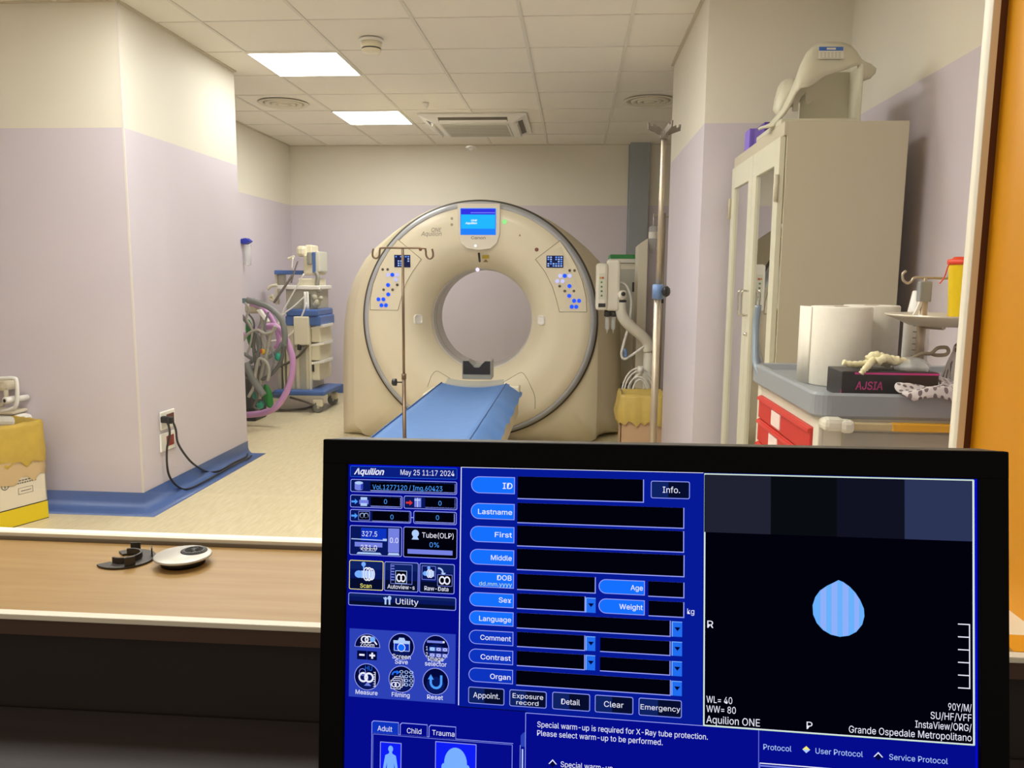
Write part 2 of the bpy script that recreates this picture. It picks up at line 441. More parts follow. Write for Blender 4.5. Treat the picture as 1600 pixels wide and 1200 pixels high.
m = MB(); m.lathe([(0.072, 0), (0.072, -0.012), (0.064, -0.016)], (-1.243, 4.911, CEIL), n=28); m.build('mounting_base', M_WHITE, t)
m = MB(); m.lathe([(0.062, -0.016), (0.060, -0.045), (0.056, -0.050), (0.056, -0.056), (0.058, -0.058), (0.055, -0.072), (0.03, -0.078), (0.0, -0.079)], (-1.243, 4.911, CEIL), n=28); m.build('sensor_head', M_CREAM, t)
m = MB(); m.lathe([(0.0575, -0.050), (0.0575, -0.057)], (-1.243, 4.911, CEIL), n=28); m.build('vent_slot', M_DARK, t)
def diffuser(cx, cy, label, off):
    t = thing('air_diffuser', label, 'air vent', (cx, cy, CEIL), 'round ceiling air diffusers')
    for k, r in enumerate((0.205, 0.150, 0.098)):
        d = MB(); d.lathe([(r, -0.002), (r - 0.004, -0.008 - 0.003 * k), (r - 0.036, -0.005 - 0.003 * k), (r - 0.040, 0.001)], (cx, cy, CEIL), n=40, cap0=False, cap1=False)
        d.build('cone_ring', mat('diffuser_cream', (226, 218, 196), 0.6), t)
    d = MB(); d.lathe([(0.204, 0.002), (0.0, 0.002)], (cx, cy, CEIL), n=40, cap0=False, cap1=False); d.build('duct_throat', mat('duct_shade', (176, 168, 142), 0.7), t)
    d = MB(); d.lathe([(0.050, -0.002), (0.045, -0.014), (0.0, -0.017)], (cx, cy, CEIL), n=28); d.build('hub', mat('diffuser_cream', (226, 218, 196), 0.6), t)
    return t
diffuser(-2.42, 6.63, 'round air diffuser in the ceiling beside the left alcove', 0)
diffuser(0.565, 6.65, 'round ringed air diffuser in the ceiling by the right pier', 0)
# cassette air conditioner
ax0, ax1, ay0, ay1 = -1.395, -0.445, 7.08, 8.03
t = thing('air_conditioner', 'square four-way cassette air conditioner set in the ceiling above the scanner', 'air conditioner', ((ax0 + ax1) / 2, (ay0 + ay1) / 2, CEIL))
m = MB()
def rr(x0, y0, x1, y1, z): return [(x0, y0, z), (x1, y0, z), (x1, y1, z), (x0, y1, z)]
m.loft([rr(ax0, ay0, ax1, ay1, CEIL + 0.002), rr(ax0, ay0, ax1, ay1, CEIL - 0.012), rr(ax0 + 0.03, ay0 + 0.03, ax1 - 0.03, ay1 - 0.03, CEIL - 0.018), rr(ax0 + 0.13, ay0 + 0.13, ax1 - 0.13, ay1 - 0.13, CEIL - 0.056), rr(ax0 + 0.17, ay0 + 0.17, ax1 - 0.17, ay1 - 0.17, CEIL - 0.058)], smooth=False)
m.build('housing', M_WHITE, t)
m = MB(); m.box((ax0 + 0.17, ay0 + 0.17, CEIL - 0.066), (ax1 - 0.17, ay1 - 0.17, CEIL - 0.057), 0.002)
m.mi = 1
for k in range(14): 
    y = ay0 + 0.19 + k * 0.042; m.box((ax0 + 0.19, y, CEIL - 0.068), (ax1 - 0.19, y + 0.012, CEIL - 0.0655))
m.build('intake_grille', [mat('grille', (206, 204, 190), 0.5), mat('grille_slot', (168, 164, 148), 0.6)], t)
def slope(d): return CEIL - 0.018 - 0.038 * (d - 0.03) / 0.10      # underside height at inset d
cx_, cy_ = (ax0 + ax1) / 2, (ay0 + ay1) / 2
hwx, hwy = (ax1 - ax0) / 2, (ay1 - ay0) / 2
for ux, uy in ((0, -1), (0, 1), (-1, 0), (1, 0)):
    hw, hl = (hwx, hwy) if ux else (hwy, hwx)
    def pt(d, t, dz): 
        o_ = hw - d; x, y = (ux * o_, t) if ux else (t, uy * o_)
        return Vector((cx_ + x, cy_ + y, slope(d) - dz))
    L_ = hl - 0.17
    m = MB(); m.loft([[pt(0.045, -L_, 0.002), pt(0.105, -L_, 0.002), pt(0.105, -L_, -0.004), pt(0.045, -L_, -0.004)], [pt(0.045, L_, 0.002), pt(0.105, L_, 0.002), pt(0.105, L_, -0.004), pt(0.045, L_, -0.004)]], smooth=False)
    o = m.build('air_outlet', mat('outlet_dark', (98, 90, 76), 0.6), t)  # shaded inside of the outlet, painted as a dark band
    m = MB(); m.loft([[pt(0.085, s_ * L_ * 0.98, 0.002), pt(0.108, s_ * L_ * 0.98, 0.002), pt(0.100, s_ * L_ * 0.98, 0.012 if uy else 0.03), pt(0.092, s_ * L_ * 0.98, 0.012 if uy else 0.03)] for s_ in (-1, 1)], smooth=False)
    m.build('flap', M_WHITE, o)
m = MB(); m.lathe([(0.028, 0), (0.026, -0.02), (0.016, -0.03), (0.016, -0.04), (0.0, -0.042)], (-1.243, 6.66, CEIL), n=20)
tag(m.build('presence_sensor', M_WHITE), 'tiny white ceiling sensor in front of the air conditioner', 'sensor')
# ------------------------------------------------------------------ computer monitor on the control desk
SO = Vector((-0.14362775, 0.4937545, 1.19662038))      # top left corner of the lit screen
EX = Vector((0.9965483, -0.07982479, 0.02279211)); EY = Vector((-0.01017197, 0.15506905, 0.98785126)); EN = Vector((0.08238937, 0.98467334, -0.15372182))
PXL = 0.376 / 1280                                     # size of one screen pixel
def S(u, v, d=0.0): return SO + EX * (u * PXL) - EY * (v * PXL) - EN * d
DESK = 0.775
mon = thing('computer_monitor', 'black framed flat monitor showing a deep blue scanner console screen', 'monitor', S(640, 1150, -0.05) * 1.0)
ORG[mon.name].z = DESK + 0.001; mon.location.z = DESK + 0.001
def slab(m, u0, v0, u1, v1, d0, d1, bev=0.0):
    t = bmesh.new(); P = []
    for d in (d0, d1):
        for u, v in ((u0, v0), (u1, v0), (u1, v1), (u0, v1)): P.append(t.verts.new(S(u, v, d)))
    t.faces.new(P[:4]); t.faces.new(P[4:])
    for i in range(4): t.faces.new([P[i], P[(i + 1) % 4], P[4 + (i + 1) % 4], P[4 + i]])
    if bev: bmesh.ops.bevel(t, geom=t.edges[:], offset=bev, segments=2, affect='EDGES', profile=0.5)
    m.merge(t, smooth=False)
M_BEZEL = mat('monitor_black', (6, 6, 6), 0.6, spec=0.08)
m = MB()
BU0, BV0, BU1, BV1 = -56, -55, 1333, 1082
slab(m, BU0, BV0, BU1, -1, 0.004, -0.003, 0.0008); slab(m, BU0, 1025, BU1, BV1, 0.004, -0.003, 0.0008)
slab(m, BU0, -4, -1, 1028, 0.0039, -0.003, 0.0008); slab(m, 1281, -4, BU1, 1028, 0.0039, -0.003, 0.0008)
m.build('bezel', M_BEZEL, mon)
m = MB(); slab(m, BU0 + 0.5, BV0 + 0.5, BU1 - 0.5, BV1 - 0.5, -0.0031, -0.034, 0.002); slab(m, 120, 120, 1160, 960, -0.034, -0.062, 0.008)
m.build('rear_housing', mat('monitor_back', (92, 86, 76), 0.45), mon)  # coloured lighter than the bezel for the light on the monitor top
m = MB()
c0 = S(640, 620, -0.063)
m.tube([c0, c0 + EN * 0.02, Vector((c0.x, c0.y + 0.05, DESK + 0.10)), Vector((c0.x, c0.y + 0.05, DESK + 0.010))], [0.025, 0.027, 0.03, 0.034], 16)
m.build('stand_neck', M_BLACK, mon)
m = MB(); m.lathe([(0.115, 0.001), (0.115, 0.010), (0.10, 0.016), (0.0, 0.018)], (c0.x, c0.y + 0.04, DESK), n=40); m.build('stand_base', M_BLACK, mon)
# the screen itself
C_BG = emit('screen_blue', (4, 12, 140)); 
UI = [('bg', (2, 10, 138)), ('white', (236, 238, 255)), ('line', (150, 160, 248)), ('black', (2, 2, 12)), ('pill', (22, 112, 255)), ('pilld', (12, 52, 190)),
      ('navy', (8, 22, 92)), ('cyan', (78, 158, 255)), ('panel', (44, 66, 182)), ('btn', (14, 34, 100)), ('btnd', (6, 12, 44)), ('arrow', (34, 110, 240)),
      ('yellow', (246, 236, 120)), ('red', (220, 52, 44)), ('lilac', (118, 130, 225)), ('pale', (176, 204, 250)), ('bright', (14, 30, 246)), ('light', (120, 176, 255)),
      ('m1', (32, 34, 50)), ('m2', (9, 12, 16)), ('m3', (16, 18, 34)), ('m4', (44, 52, 86)), ('blobA', (106, 176, 250)), ('blobB', (142, 176, 250)), ('green', (196, 226, 196)), ('form', (6, 26, 150)), ('midnight', (3, 8, 60)), ('hdr', (10, 30, 128)), ('glow', (6, 10, 200))]
UIX = {n: i for i, (n, c) in enumerate(UI)}
UIM = [emit('ui_' + n, c) for n, c in UI]
m = MB(); slab(m, -1, -1, 1281, 1025, 0.0, -0.0028)
scr = m.build('screen', C_BG, mon)
ui = MB(); LV = 0.00006
def q(c, u0, v0, u1, v1, l=1):
    ui.mi = UIX[c]; ui.poly([S(u0, v0, LV * l), S(u1, v0, LV * l), S(u1, v1, LV * l), S(u0, v1, LV * l)])
def pg(c, pts, l=1):
    ui.mi = UIX[c]; ui.poly([S(u, v, LV * l) for u, v in pts])
def rrect(u0, v0, u1, v1, r):
    P = []
    for cx, cy, a in ((u1 - r, v0 + r, -90), (u1 - r, v1 - r, 0), (u0 + r, v1 - r, 90), (u0 + r, v0 + r, 180)):
        for k in range(5):
            t = math.radians(a + 22.5 * k); P.append((cx + r * math.cos(t), cy + r * math.sin(t)))
    return P
def button(u0, v0, u1, v1, fill='btn', edge='line', r=4, w=1.4, l=2):
    pg(edge, rrect(u0, v0, u1, v1, r), l); pg(fill, rrect(u0 + w, v0 + w, u1 - w, v1 - w, r - 1), l + 1)
def shaded(u0, v0, u1, v1, a='btn', b='btnd', edge='line'):
    button(u0, v0, u1, v1, a, edge); q(b, u0 + (u1 - u0) * 0.45, v0 + 2, u1 - 3, v1 - 3, 4)
def vshade(u0, v0, u1, v1, edge='line'):
    button(u0, v0, u1, v1, 'btn', edge); q('navy', u0 + 3, v0 + (v1 - v0) * 0.3, u1 - 3, v1 - 3, 4); q('btnd', u0 + 3, v0 + (v1 - v0) * 0.62, u1 - 3, v1 - 3, 5)
def line(c, u0, v0, u1, v1, w=1.6, l=3):
    d = Vector((u1 - u0, v1 - v0)); d.normalize(); n = Vector((-d.y, d.x)) * (w / 2)
    pg(c, [(u0 + n.x, v0 + n.y), (u1 + n.x, v1 + n.y), (u1 - n.x, v1 - n.y), (u0 - n.x, v0 - n.y)], l)
def disc(c, u, v, ru, rv=None, l=4, a0=0, a1=360, n=28):
    rv = rv or ru
    pg(c, [(u + ru * math.cos(math.radians(a0 + (a1 - a0) * k / n)), v + rv * math.sin(math.radians(a0 + (a1 - a0) * k / n))) for k in range(n if a1 - a0 == 360 else n + 1)], l)
def ringd(c, u, v, r, w=1.6, l=5, a0=0, a1=360, n=28, rv=None):
    ui.mi = UIX[c]; k2 = (rv or r) / r
    for k in range(n):
        t0 = math.radians(a0 + (a1 - a0) * k / n); t1 = math.radians(a0 + (a1 - a0) * (k + 1) / n)
        ui.poly([S(u + rr_ * math.cos(t), v + k2 * rr_ * math.sin(t), LV * l) for rr_, t in ((r, t0), (r, t1), (r - w, t1), (r - w, t0))])
def frame(c, u0, v0, u1, v1, w=1.6, l=4):
    line(c, u0, v0, u1, v0, w, l); line(c, u0, v1, u1, v1, w, l); line(c, u0, v0, u0, v1, w, l); line(c, u1, v0, u1, v1, w, l)
def tx(c, body, u0, v, u1, cap=10.5, l=8, shear=0.0, bold=0.0):
    cap *= 1.04
    ui.mi = UIX[c]
    lettering(ui, body, S(u0, v, LV * l), EX, EY, (u1 - u0) * PXL, cap * PXL, shear, bold)
def well(u0, v0, u1, v1):
    q('line', u0, v0, u1, v1, 3); q('black', u0, v0, u1 - 2, v1 - 2, 4)
# left column
q('glow', 0, 0, 248, 3, 1)
button(3, 3, 244, 27, 'hdr', 'arrow', 3, 0.8)
tx('white', 'Aquilion', 12, 21, 81, 12.5, shear=0.3, bold=0.02); tx('white', 'May 25 11:17 2024', 118, 20, 238, 11)
button(4, 32, 244, 60, 'navy', 'line', 4); well(50, 37, 241, 57)
tx('cyan', 'Vol.1277120 / Img.60423', 55, 53, 212, 10)
q('lilac', 14, 40, 33, 53, 5); disc('pale', 23.5, 40, 9.5, 3.4, 6); disc('lilac', 23.5, 53, 9.5, 3.4, 5); q('panel', 28, 41, 33, 54, 6)
for (u0, v0, u1, v1, f) in ((4, 66, 123, 94, (51, 70, 120, 91)), (126, 65, 245, 93, (174, 68, 241, 90)), (4, 98, 143, 125, (55, 101, 140, 123)), (148, 97, 244, 125, (152, 100, 240, 122))):
    button(u0, v0, u1, v1, 'navy', 'line', 4); well(*f)
for u, v in ((85, 84), (207, 84), (100, 117), (202, 115)): tx('cyan', '0', u - 3.5, v, u + 3.5, 9.5)
def arrow(c, u, v, s=1.0):
    pg(c, [(u, v - 2), (u + 8 * s, v - 2), (u + 8 * s, v - 6 * s), (u + 15 * s, v), (u + 8 * s, v + 6 * s), (u + 8 * s, v + 2), (u, v + 2)], 6)
arrow('cyan', 7, 81); arrow('red', 131, 80); arrow('cyan', 7, 112)
q('pale', 28, 71, 43, 77, 6); q('lilac', 25, 77, 46, 86, 6); q('pale', 28, 84, 43, 90, 7)
q('lilac', 150, 69, 165, 89, 6); q('pale', 150, 72, 156, 75, 7); q('pale', 158, 72, 163, 75, 7); line('white', 157, 69, 157, 89, 1, 7)
frame('lilac', 24, 102, 49, 121, 1.2, 6); q('black', 25, 103, 48, 120, 5); ringd('pale', 32, 111, 6, 2); ringd('pale', 41, 111, 6, 2)
line('line', 143, 112, 148, 112, 2)
button(4, 133, 123, 198, 'navy', 'line', 4); q('pilld', 30, 138, 88, 166, 4)
tx('white', '327.5', 32, 156, 67, 10.5); line('pale', 8, 162.5, 89, 164, 2, 6); q('pale', 80, 160, 89, 164, 6); q('lilac', 16, 169, 79, 179, 6)
tx('white', '231.0', 30, 186, 67, 10.5); line('white', 28, 182, 68, 182, 1, 9); pg('pale', [(24, 191), (74, 191), (78, 195), (20, 195)], 6); line('pale', 34, 188, 64, 188, 1.2, 6)
q('lilac', 92, 137, 117, 189, 6); pg('pale', [(94, 190), (116, 190), (118, 195), (91, 195)], 6); tx('white', '0.0', 96, 168, 115, 10.5)
button(126, 132, 246, 198, 'black', 'line', 4)
disc('pale', 153, 146, 8, 8, 6); pg('pale', [(149, 152), (157, 152), (161, 159), (145, 159)], 6)
tx('white', 'Tube(OLP)', 168, 154, 238, 10.5); tx('cyan', '0%', 185, 174, 206, 10); q('lilac', 136, 180, 236, 190, 6)
for u0, u1, e in ((4, 82, 'yellow'), (84, 161, 'line'), (163, 241, 'line')):
    vshade(u0, 209, u1, 273, e)
# scan icon
for u, r in ((44, 15), (50, 15), (56, 13)): ringd('white', u, 238, r * 0.55, 1.6, 8, rv=r)
q('pale', 32, 231, 62, 247, 7); disc('light', 27, 239, 10, 8, 7); disc('light', 37, 217, 5, 5, 7); line('light', 37, 220, 38, 231, 3, 7)
tx('yellow', 'Scan', 30, 268, 56, 8.5, bold=0.004)
frame('lilac', 99, 214, 147, 256, 1.2, 7); 
for k in range(6): line('lilac', 100, 218 + 6 * k, 107, 218 + 6 * k, 2.5, 7)
q('black', 110, 228, 135, 255, 7); frame('pale', 110, 228, 135, 255, 1.2, 8); ringd('white', 118, 243, 6.5, 2.4, 9, rv=9); ringd('white', 127, 243, 6.5, 2.4, 9, rv=9)
tx('white', 'Autoview-s', 92, 267, 153, 8.5, bold=0.004)
q('navy', 169, 215, 199, 244, 6); frame('lilac', 169, 215, 199, 244, 1.2, 7); disc('light', 177, 231, 6, 5, 8); q('pale', 180, 225, 196, 237, 8); disc('light', 184, 219, 3.5, 3.5, 8)
for u in (184, 189): ringd('white', u, 231, 5, 1.2, 9, rv=9)
ringd('pale', 206, 228, 11, 3.4, 8, -100, 0, 12); pg('pale', [(211, 228), (222, 228), (216.5, 235)], 8)
q('black', 204, 232, 236, 256, 9); frame('lilac', 204, 232, 236, 256, 1.2, 10); ringd('white', 214, 244, 7, 2.6, 11, rv=9); ringd('white', 225, 244, 7, 2.6, 11, rv=9)
tx('white', 'Raw-Data', 175, 267, 228, 8.5, bold=0.004)
vshade(3, 280, 245, 308)
line('pale', 88, 286, 88, 302, 4, 7); ringd('pale', 88, 287, 5, 2, 7, 0, 180); line('pale', 97, 292, 97, 302, 4, 7); disc('pale', 97, 288, 4, 5, 7)
tx('white', 'Utility', 111, 300, 162, 12)
q('panel', 7, 358, 245, 506, 2)
CIR = ((48, 395), (125, 391), (202, 391), (48, 461), (126, 461), (202, 461))
for k, (u, v) in enumerate(CIR):
    if k == 0:
        disc('line', u, 397, 29, 29, 3, 180, 360); disc('midnight', u, 396, 27.5, 27, 4, 180, 360); continue
    disc('line', u, v, 29, 29, 3); disc('midnight', u, v, 27.5, 27.5, 4); disc('navy', u, v + 8, 20, 18, 5)
ringd('white', 42, 380, 9, 3, 7, rv=8); ringd('white', 51, 380, 9, 3, 7, rv=8); disc('light', 60, 379, 6, 6, 8); line('white', 64, 383, 70, 390, 3, 8)
tx('white', 'Zoom', 32, 396, 64, 8.5, bold=0.004)
q('midnight', 25, 405, 47, 424, 4); q('midnight', 48, 405, 70, 424, 4); line('white', 30, 414, 42, 414, 4, 6); line('white', 53, 414, 66, 414, 4, 6); line('white', 59.5, 408, 59.5, 421, 4, 6)
pg('pale', [(107, 378), (117, 378), (120, 372), (131, 372), (134, 378), (144, 378), (144, 384), (107, 384)], 7); q('pilld', 109, 384, 142, 400, 6); frame('pale', 109, 384, 143, 400, 1.4, 7); disc('white', 125, 393, 9, 9, 8); disc('pill', 125, 393, 7.5, 7.5, 9)
tx('white', 'Screen', 105, 417, 146, 9, bold=0.004); tx('white', 'Save', 111, 428, 140, 9, bold=0.004)
q('lilac', 182, 374, 218, 379, 7); q('white', 217, 374, 221, 378, 8)
for r_ in range(2):
    tx('white', str(r_ + 1), 180, 395 + 13 * r_, 184, 8)
    for k in range(3): q('light' if (r_, k) == (0, 0) else 'lilac', 188 + 14 * k, 388 + 13 * r_, 200 + 14 * k, 396 + 13 * r_, 7); ringd('white', 194 + 14 * k, 392 + 13 * r_, 4, 1.2, 8, rv=3)
tx('white', 'Image', 184, 417, 219, 9, bold=0.004); tx('white', 'selector', 178, 428, 226, 9, bold=0.004)
tx('arrow', 'HU', 44, 447, 60, 10); ringd('white', 40, 462, 11, 4, 7); ringd('white', 53, 462, 11, 4, 7); ringd('lilac', 38, 451, 8, 1.6, 7)
for k in range(7): line('white', 63, 450 + 5 * k, 67, 450 + 5 * k, 1.2, 7)
line('white', 67, 449, 67, 482, 1.4, 7); pg('lilac', [(42, 480), (50, 472), (58, 480)], 7)
tx('white', 'Measure', 23, 499, 73, 9, bold=0.004)
for r_ in range(4):
    for k in range(3): ringd('pale', 126 + 11 * k, 445 + 9 * r_, 4.5, 1.6, 7, rv=3.4)
for k in range(3): q('navy', 103 + 4 * k, 464 - 4 * k, 124 + 4 * k, 482 - 4 * k, 9 - k); frame('white', 103 + 4 * k, 464 - 4 * k, 124 + 4 * k, 482 - 4 * k, 1.2, 9.5 - k)
ringd('white', 110, 473, 6, 2, 11); ringd('white', 117, 473, 6, 2, 11); ringd('arrow', 113, 453, 9, 3.5, 8, 180, 290, 10); pg('arrow', [(115, 442), (123, 446), (115, 452)], 8)
tx('white', 'Filming', 105, 499, 145, 9, bold=0.004)
ringd('cyan', 203, 463, 14, 5, 8, 0, 180, 18); line('cyan', 214.5, 447, 214.5, 464, 5, 8); line('cyan', 191.5, 455, 191.5, 464, 5, 8); pg('cyan', [(185, 457), (191.5, 446), (198, 457)], 8)
tx('white', 'Reset', 184, 499, 219, 9, bold=0.004)
# tabs
for k, (u0, u1, s) in enumerate(((60, 121, 'Adult'), (124, 185, 'Child'), (188, 248, 'Trauma'))):
    pg('line', [(u0, 580), (u0, 558), (u0 + 4, 554), (u1, 554), (u1, 580)], 2); pg('pilld' if k == 0 else 'bg', [(u0 + 1.6, 581), (u0 + 1.6, 559), (u0 + 5, 555.6), (u1 - 0.8, 555.6), (u1 - 0.8, 581)], 3)
    w_ = (33, 32, 49)[k]; tx('white', s, (74, 140, 196)[k], 575, (74, 140, 196)[k] + w_, 10.5)
line('line', 61, 580, 372, 580, 1.2); line('lilac', 64, 583, 370, 583, 1.2); line('line', 61, 580, 61, 1020, 1.4); line('lilac', 64, 583, 64, 1020, 1.0); line('line', 370, 583, 370, 1020, 1.2)
q('line', 80, 598, 128, 760, 3); q('bright', 81.5, 599.5, 126.5, 758, 4)
disc('light', 104, 612, 5.5, 7, 6); pg('light', [(101, 618), (107, 618), (108, 622), (116, 626), (120, 650), (121, 664), (117, 668), (114, 652), (112, 642), (112, 660), (111, 690), (108, 720), (104.5, 720), (104, 680), (103.5, 720), (100, 720), (97, 690), (96, 660), (96, 642), (94, 652), (91, 668), (87, 664), (88, 650), (92, 626), (100, 622)], 6)
q('line', 203, 588, 293, 760, 3); q('bright', 204.5, 589.5, 291.5, 758, 4)
disc('light', 248, 632, 25, 34, 6); disc('light', 222, 642, 5, 9, 5); disc('light', 274, 642, 5, 9, 5); pg('light', [(232, 655), (264, 655), (266, 690), (290, 700), (290, 758), (206, 758), (206, 700), (230, 690)], 6)
# form
q('form', 254, 1, 761, 512, 1)
line('white', 253, -0.5, 761, -0.5, 3, 4); line('white', 253, 0, 253, 508, 1.8, 4); line('midnight', 253, 511, 400, 511, 2, 3)
def pill(u0, v0, u1, v1, fill):
    def P(i):
        r = (v1 - v0) / 2 - i; c = (u0 + (v1 - v0) / 2, (v0 + v1) / 2)
        return [(c[0] + r * math.cos(math.radians(t)), c[1] + r * math.sin(math.radians(t))) for t in range(90, 271, 15)] + [(u1 - i, v0 + i), (u1 - i, v1 - i)]
    pg('line', P(0), 3); pg(fill, P(1.5), 4)
for s, u0, v0, v1, f, tu, tv, cap in (('ID', 275, 19, 55, 'pill', 344, 44, 12), ('Lastname', 275, 76, 110, 'pill', 291, 99, 10), ('First', 274, 125, 159, 'pill', 328, 147, 10), ('Middle', 274, 174, 207, 'pill', 320, 196, 10),
        ('DOB', 274, 222, 255, 'pill', 334, 238, 10), ('Sex', 274, 266, 296, 'pill', 338, 285, 10), ('Language', 274, 305, 335, 'pill', 296, 326, 10), ('Comment', 274, 346, 376, 'pilld', 299, 366, 10), ('Contrast', 274, 386, 416, 'pilld', 300, 407, 10), ('Organ', 274, 426, 456, 'pilld', 321, 447, 10)):
    pill(u0, v0, 370, v1, f); tx('white', s, tu, tv, 365, cap, bold=0.006)
tx('green', 'dd.mm.yyyy', 295, 251, 366, 8)
for (u0, u1, v0, v1, s, tu) in ((549, 644, 226, 256, 'Age', 615), (549, 644, 266, 297, 'Weight', 592)):
    pill(u0, v0, u1, v1, 'pill'); tx('white', s, tu, v0 + 20, 640, 10, bold=0.006)
tx('white', 'kg', 730, 289, 744, 10.5)
for f in ((376, 17, 641, 65), (376, 73, 723, 116), (376, 121, 723, 165), (376, 170, 724, 215), (377, 223, 543, 257), (377, 264, 522, 297), (651, 226, 724, 258), (652, 266, 724, 298), (377, 305, 697, 338), (378, 345, 522, 377), (553, 347, 697, 377), (378, 385, 522, 417), (553, 387, 697, 417), (377, 426, 698, 458)):
    well(*f)
for u0, v0, u1, v1 in ((522, 266, 543, 297), (699, 306, 720, 337), (523, 346, 543, 376), (699, 347, 720, 376), (523, 385, 543, 416), (699, 387, 720, 417), (699, 427, 720, 457)):
    q('light', u0, v0, u1, v1, 4); q('arrow', u0 + 2, v0 + 1.5, u1, v1, 5); c = (u0 + u1) / 2 + 1; w = (v0 + v1) / 2
    pg('midnight', [(c - 6, w - 4), (c + 6, w - 4), (c, w + 4)], 6)
for u0, v0, u1, v1, L_ in ((655, 19, 734, 55, (('Info.', 679, 43, 714, 12),)), (274, 467, 352, 502, (('Appoint.', 285, 489, 342, 11),)), (363, 467, 442, 502, (('Exposure', 370, 484, 435, 9.5), ('record', 378, 497, 425, 8.5))), (454, 466, 533, 502, (('Detail', 473, 490, 512, 11),)), (543, 466, 622, 502, (('Clear', 562, 489, 602, 11),)), (633, 466, 720, 502, (('Emergency', 637, 489, 717, 10),))):
    shaded(u0, v0, u1, v1)
    for s, a, b, c, d in L_: tx('white', s, a, b, c, d)
# message panel
line('line', 398, 514, 873, 514, 1.4, 3); line('line', 398, 514, 398, 1020, 1.4, 3); line('lilac', 872, 513, 872, 1020, 1.2, 3)
tx('white', 'Special warm-up is required for X-Ray tube protection.', 423, 541, 772, 11); tx('white', 'Please select warm-up to be performed.', 423, 559, 682, 11)
tx('white', 'Special warm-up', 473, 620, 581, 11)
def caret(u, v): 
    pg('white', [(u - 9, v + 4), (u, v - 6), (u + 9, v + 4), (u + 6.5, v + 4), (u, v - 3), (u - 6.5, v + 4)], 5); pg('midnight', [(u - 6.5, v + 5), (u, v - 2.5), (u + 6.5, v + 5), (u, v + 11)], 4)
caret(456, 612); caret(1099, 546)
pg('panel', [(388, 585), (388, 562), (393, 556), (397, 554), (397, 585)], 3); line('pale', 392, 590, 392, 1020, 3, 4); line('line', 387, 582, 387, 1020, 1.2, 4)
# image pane
q('white', 763, 1, 1274, 514, 2); q('black', 765.5, 3.5, 1272, 511.5, 3); frame('green', 763.5, 2, 1274.5, 513.5, 2.0, 4)
for n_, u0, u1 in (('m1', 763, 894), ('m2', 894, 1021), ('m3', 1021, 1148), ('m4', 1148, 1271)): q(n_, u0, 4, u1, 121, 5)
egg = [(1024, 207), (1033, 211), (1045, 221), (1056, 235), (1065, 252), (1072, 272), (1073, 290), (1069, 310), (1058, 328), (1044, 338), (1027, 342), (1010, 338), (995, 328), (983, 312), (976, 292), (975, 270), (980, 250), (989, 234), (1002, 222), (1014, 214)]
egg = [(u, 207 + (v - 207) * 0.83) for u, v in egg]
pg('blobA', egg, 6)
for us in ((990, 1001), (1011, 1022), (1032, 1043), (1054, 1063)):
    pts_t = []; pts_b = []
    for u in us:
        hit = []
        for a, b in zip(egg, egg[1:] + egg[:1]):
            if (a[0] - u) * (b[0] - u) <= 0 and a[0] != b[0]: hit.append(a[1] + (b[1] - a[1]) * (u - a[0]) / (b[0] - a[0]))
        pts_t.append((u, min(hit) + 1)); pts_b.append((u, max(hit) - 1))
    pg('blobB', pts_t + pts_b[::-1], 7)
tx('white', 'R', 770, 315, 782, 14); tx('white', 'WL= 40', 769, 466, 820, 13); tx('white', 'WW= 80', 769, 485, 827, 13); tx('white', 'Aquilion ONE', 769, 507, 874, 14); tx('white', 'P', 964, 505, 975, 14)
tx('white', '90Y/M/', 1227, 449, 1269, 13); tx('white', 'SU/HF/VFF', 1195, 468, 1269, 13); tx('white', 'InstaView/ORG/', 1167, 487, 1269, 13); tx('white', 'Grande Ospedale Metropolitano', 1044, 506, 1269, 13)
line('white', 1266, 282, 1266, 405, 2, 6)
for k in range(6): line('white', 1245, 282 + 24.6 * k, 1267, 282 + 24.6 * k, 2, 6)
tx('pale', 'Protocol', 881, 552, 935, 10.5); pg('yellow', [(956, 546), (963.5, 539), (971, 546)], 5); pg('pale', [(956, 546), (971, 546), (963.5, 553)], 5)
tx('pale', 'User Protocol', 981, 552, 1070, 10.5); tx('pale', 'Service Protocol', 1119, 553, 1226, 10.5)
line('white', 874, 580, 1278, 580, 2, 4); line('lilac', 874, 585, 1278, 585, 3, 4); line('lilac', 874, 580, 874, 1020, 2, 4)
q('glow', 1276, 0, 1280, 1024, 2)
ui.build('screen_image', UIM, scr)
# desk
t = thing('control_desk', 'dark desk top below the window sill under the monitor', 'desk', (0, 0.55, 0))
m = MB(); m.box((-1.9, 0.15, DESK - 0.03), (1.3, NY + 0.009, DESK), 0.003); m.build('desk_top', M_DESK, t)
for x in (-1.85, 1.22):
    m = MB(); m.box((x, 0.2, 0), (x + 0.03, NY - 0.02, DESK - 0.03)); m.build('side_panel', M_DESK, t)
# cable grommets on the sill
M_GD = mat('dark_grey_plastic', (58, 52, 46), 0.45)
gc = Vector((-0.643, 1.066, SILL))
def ann(m, c, r0, r1, a0, a1, z0, z1, n=26, s=(1, 1)):
    for k in range(n):
        t0 = math.radians(a0 + (a1 - a0) * k / n); t1 = math.radians(a0 + (a1 - a0) * (k + 1) / n)
        P = [(c.x + s[0] * r * math.cos(t), c.y + s[1] * r * math.sin(t)) for r, t in ((max(r0, 1e-4), t0), (r1, t0), (r1, t1), (max(r0, 1e-4), t1))]
        A = [m.v((x, y, c.z + z0)) for x, y in P]; B = [m.v((x, y, c.z + z1)) for x, y in P]
        m.face(A[::-1]); m.face(B)
        for i in range(4): m.face([A[i], A[(i + 1) % 4], B[(i + 1) % 4], B[i]])
t = thing('cable_grommet', 'dark grey half-round cable grommet cap lying upside down on the wooden sill', 'cable grommet', gc)
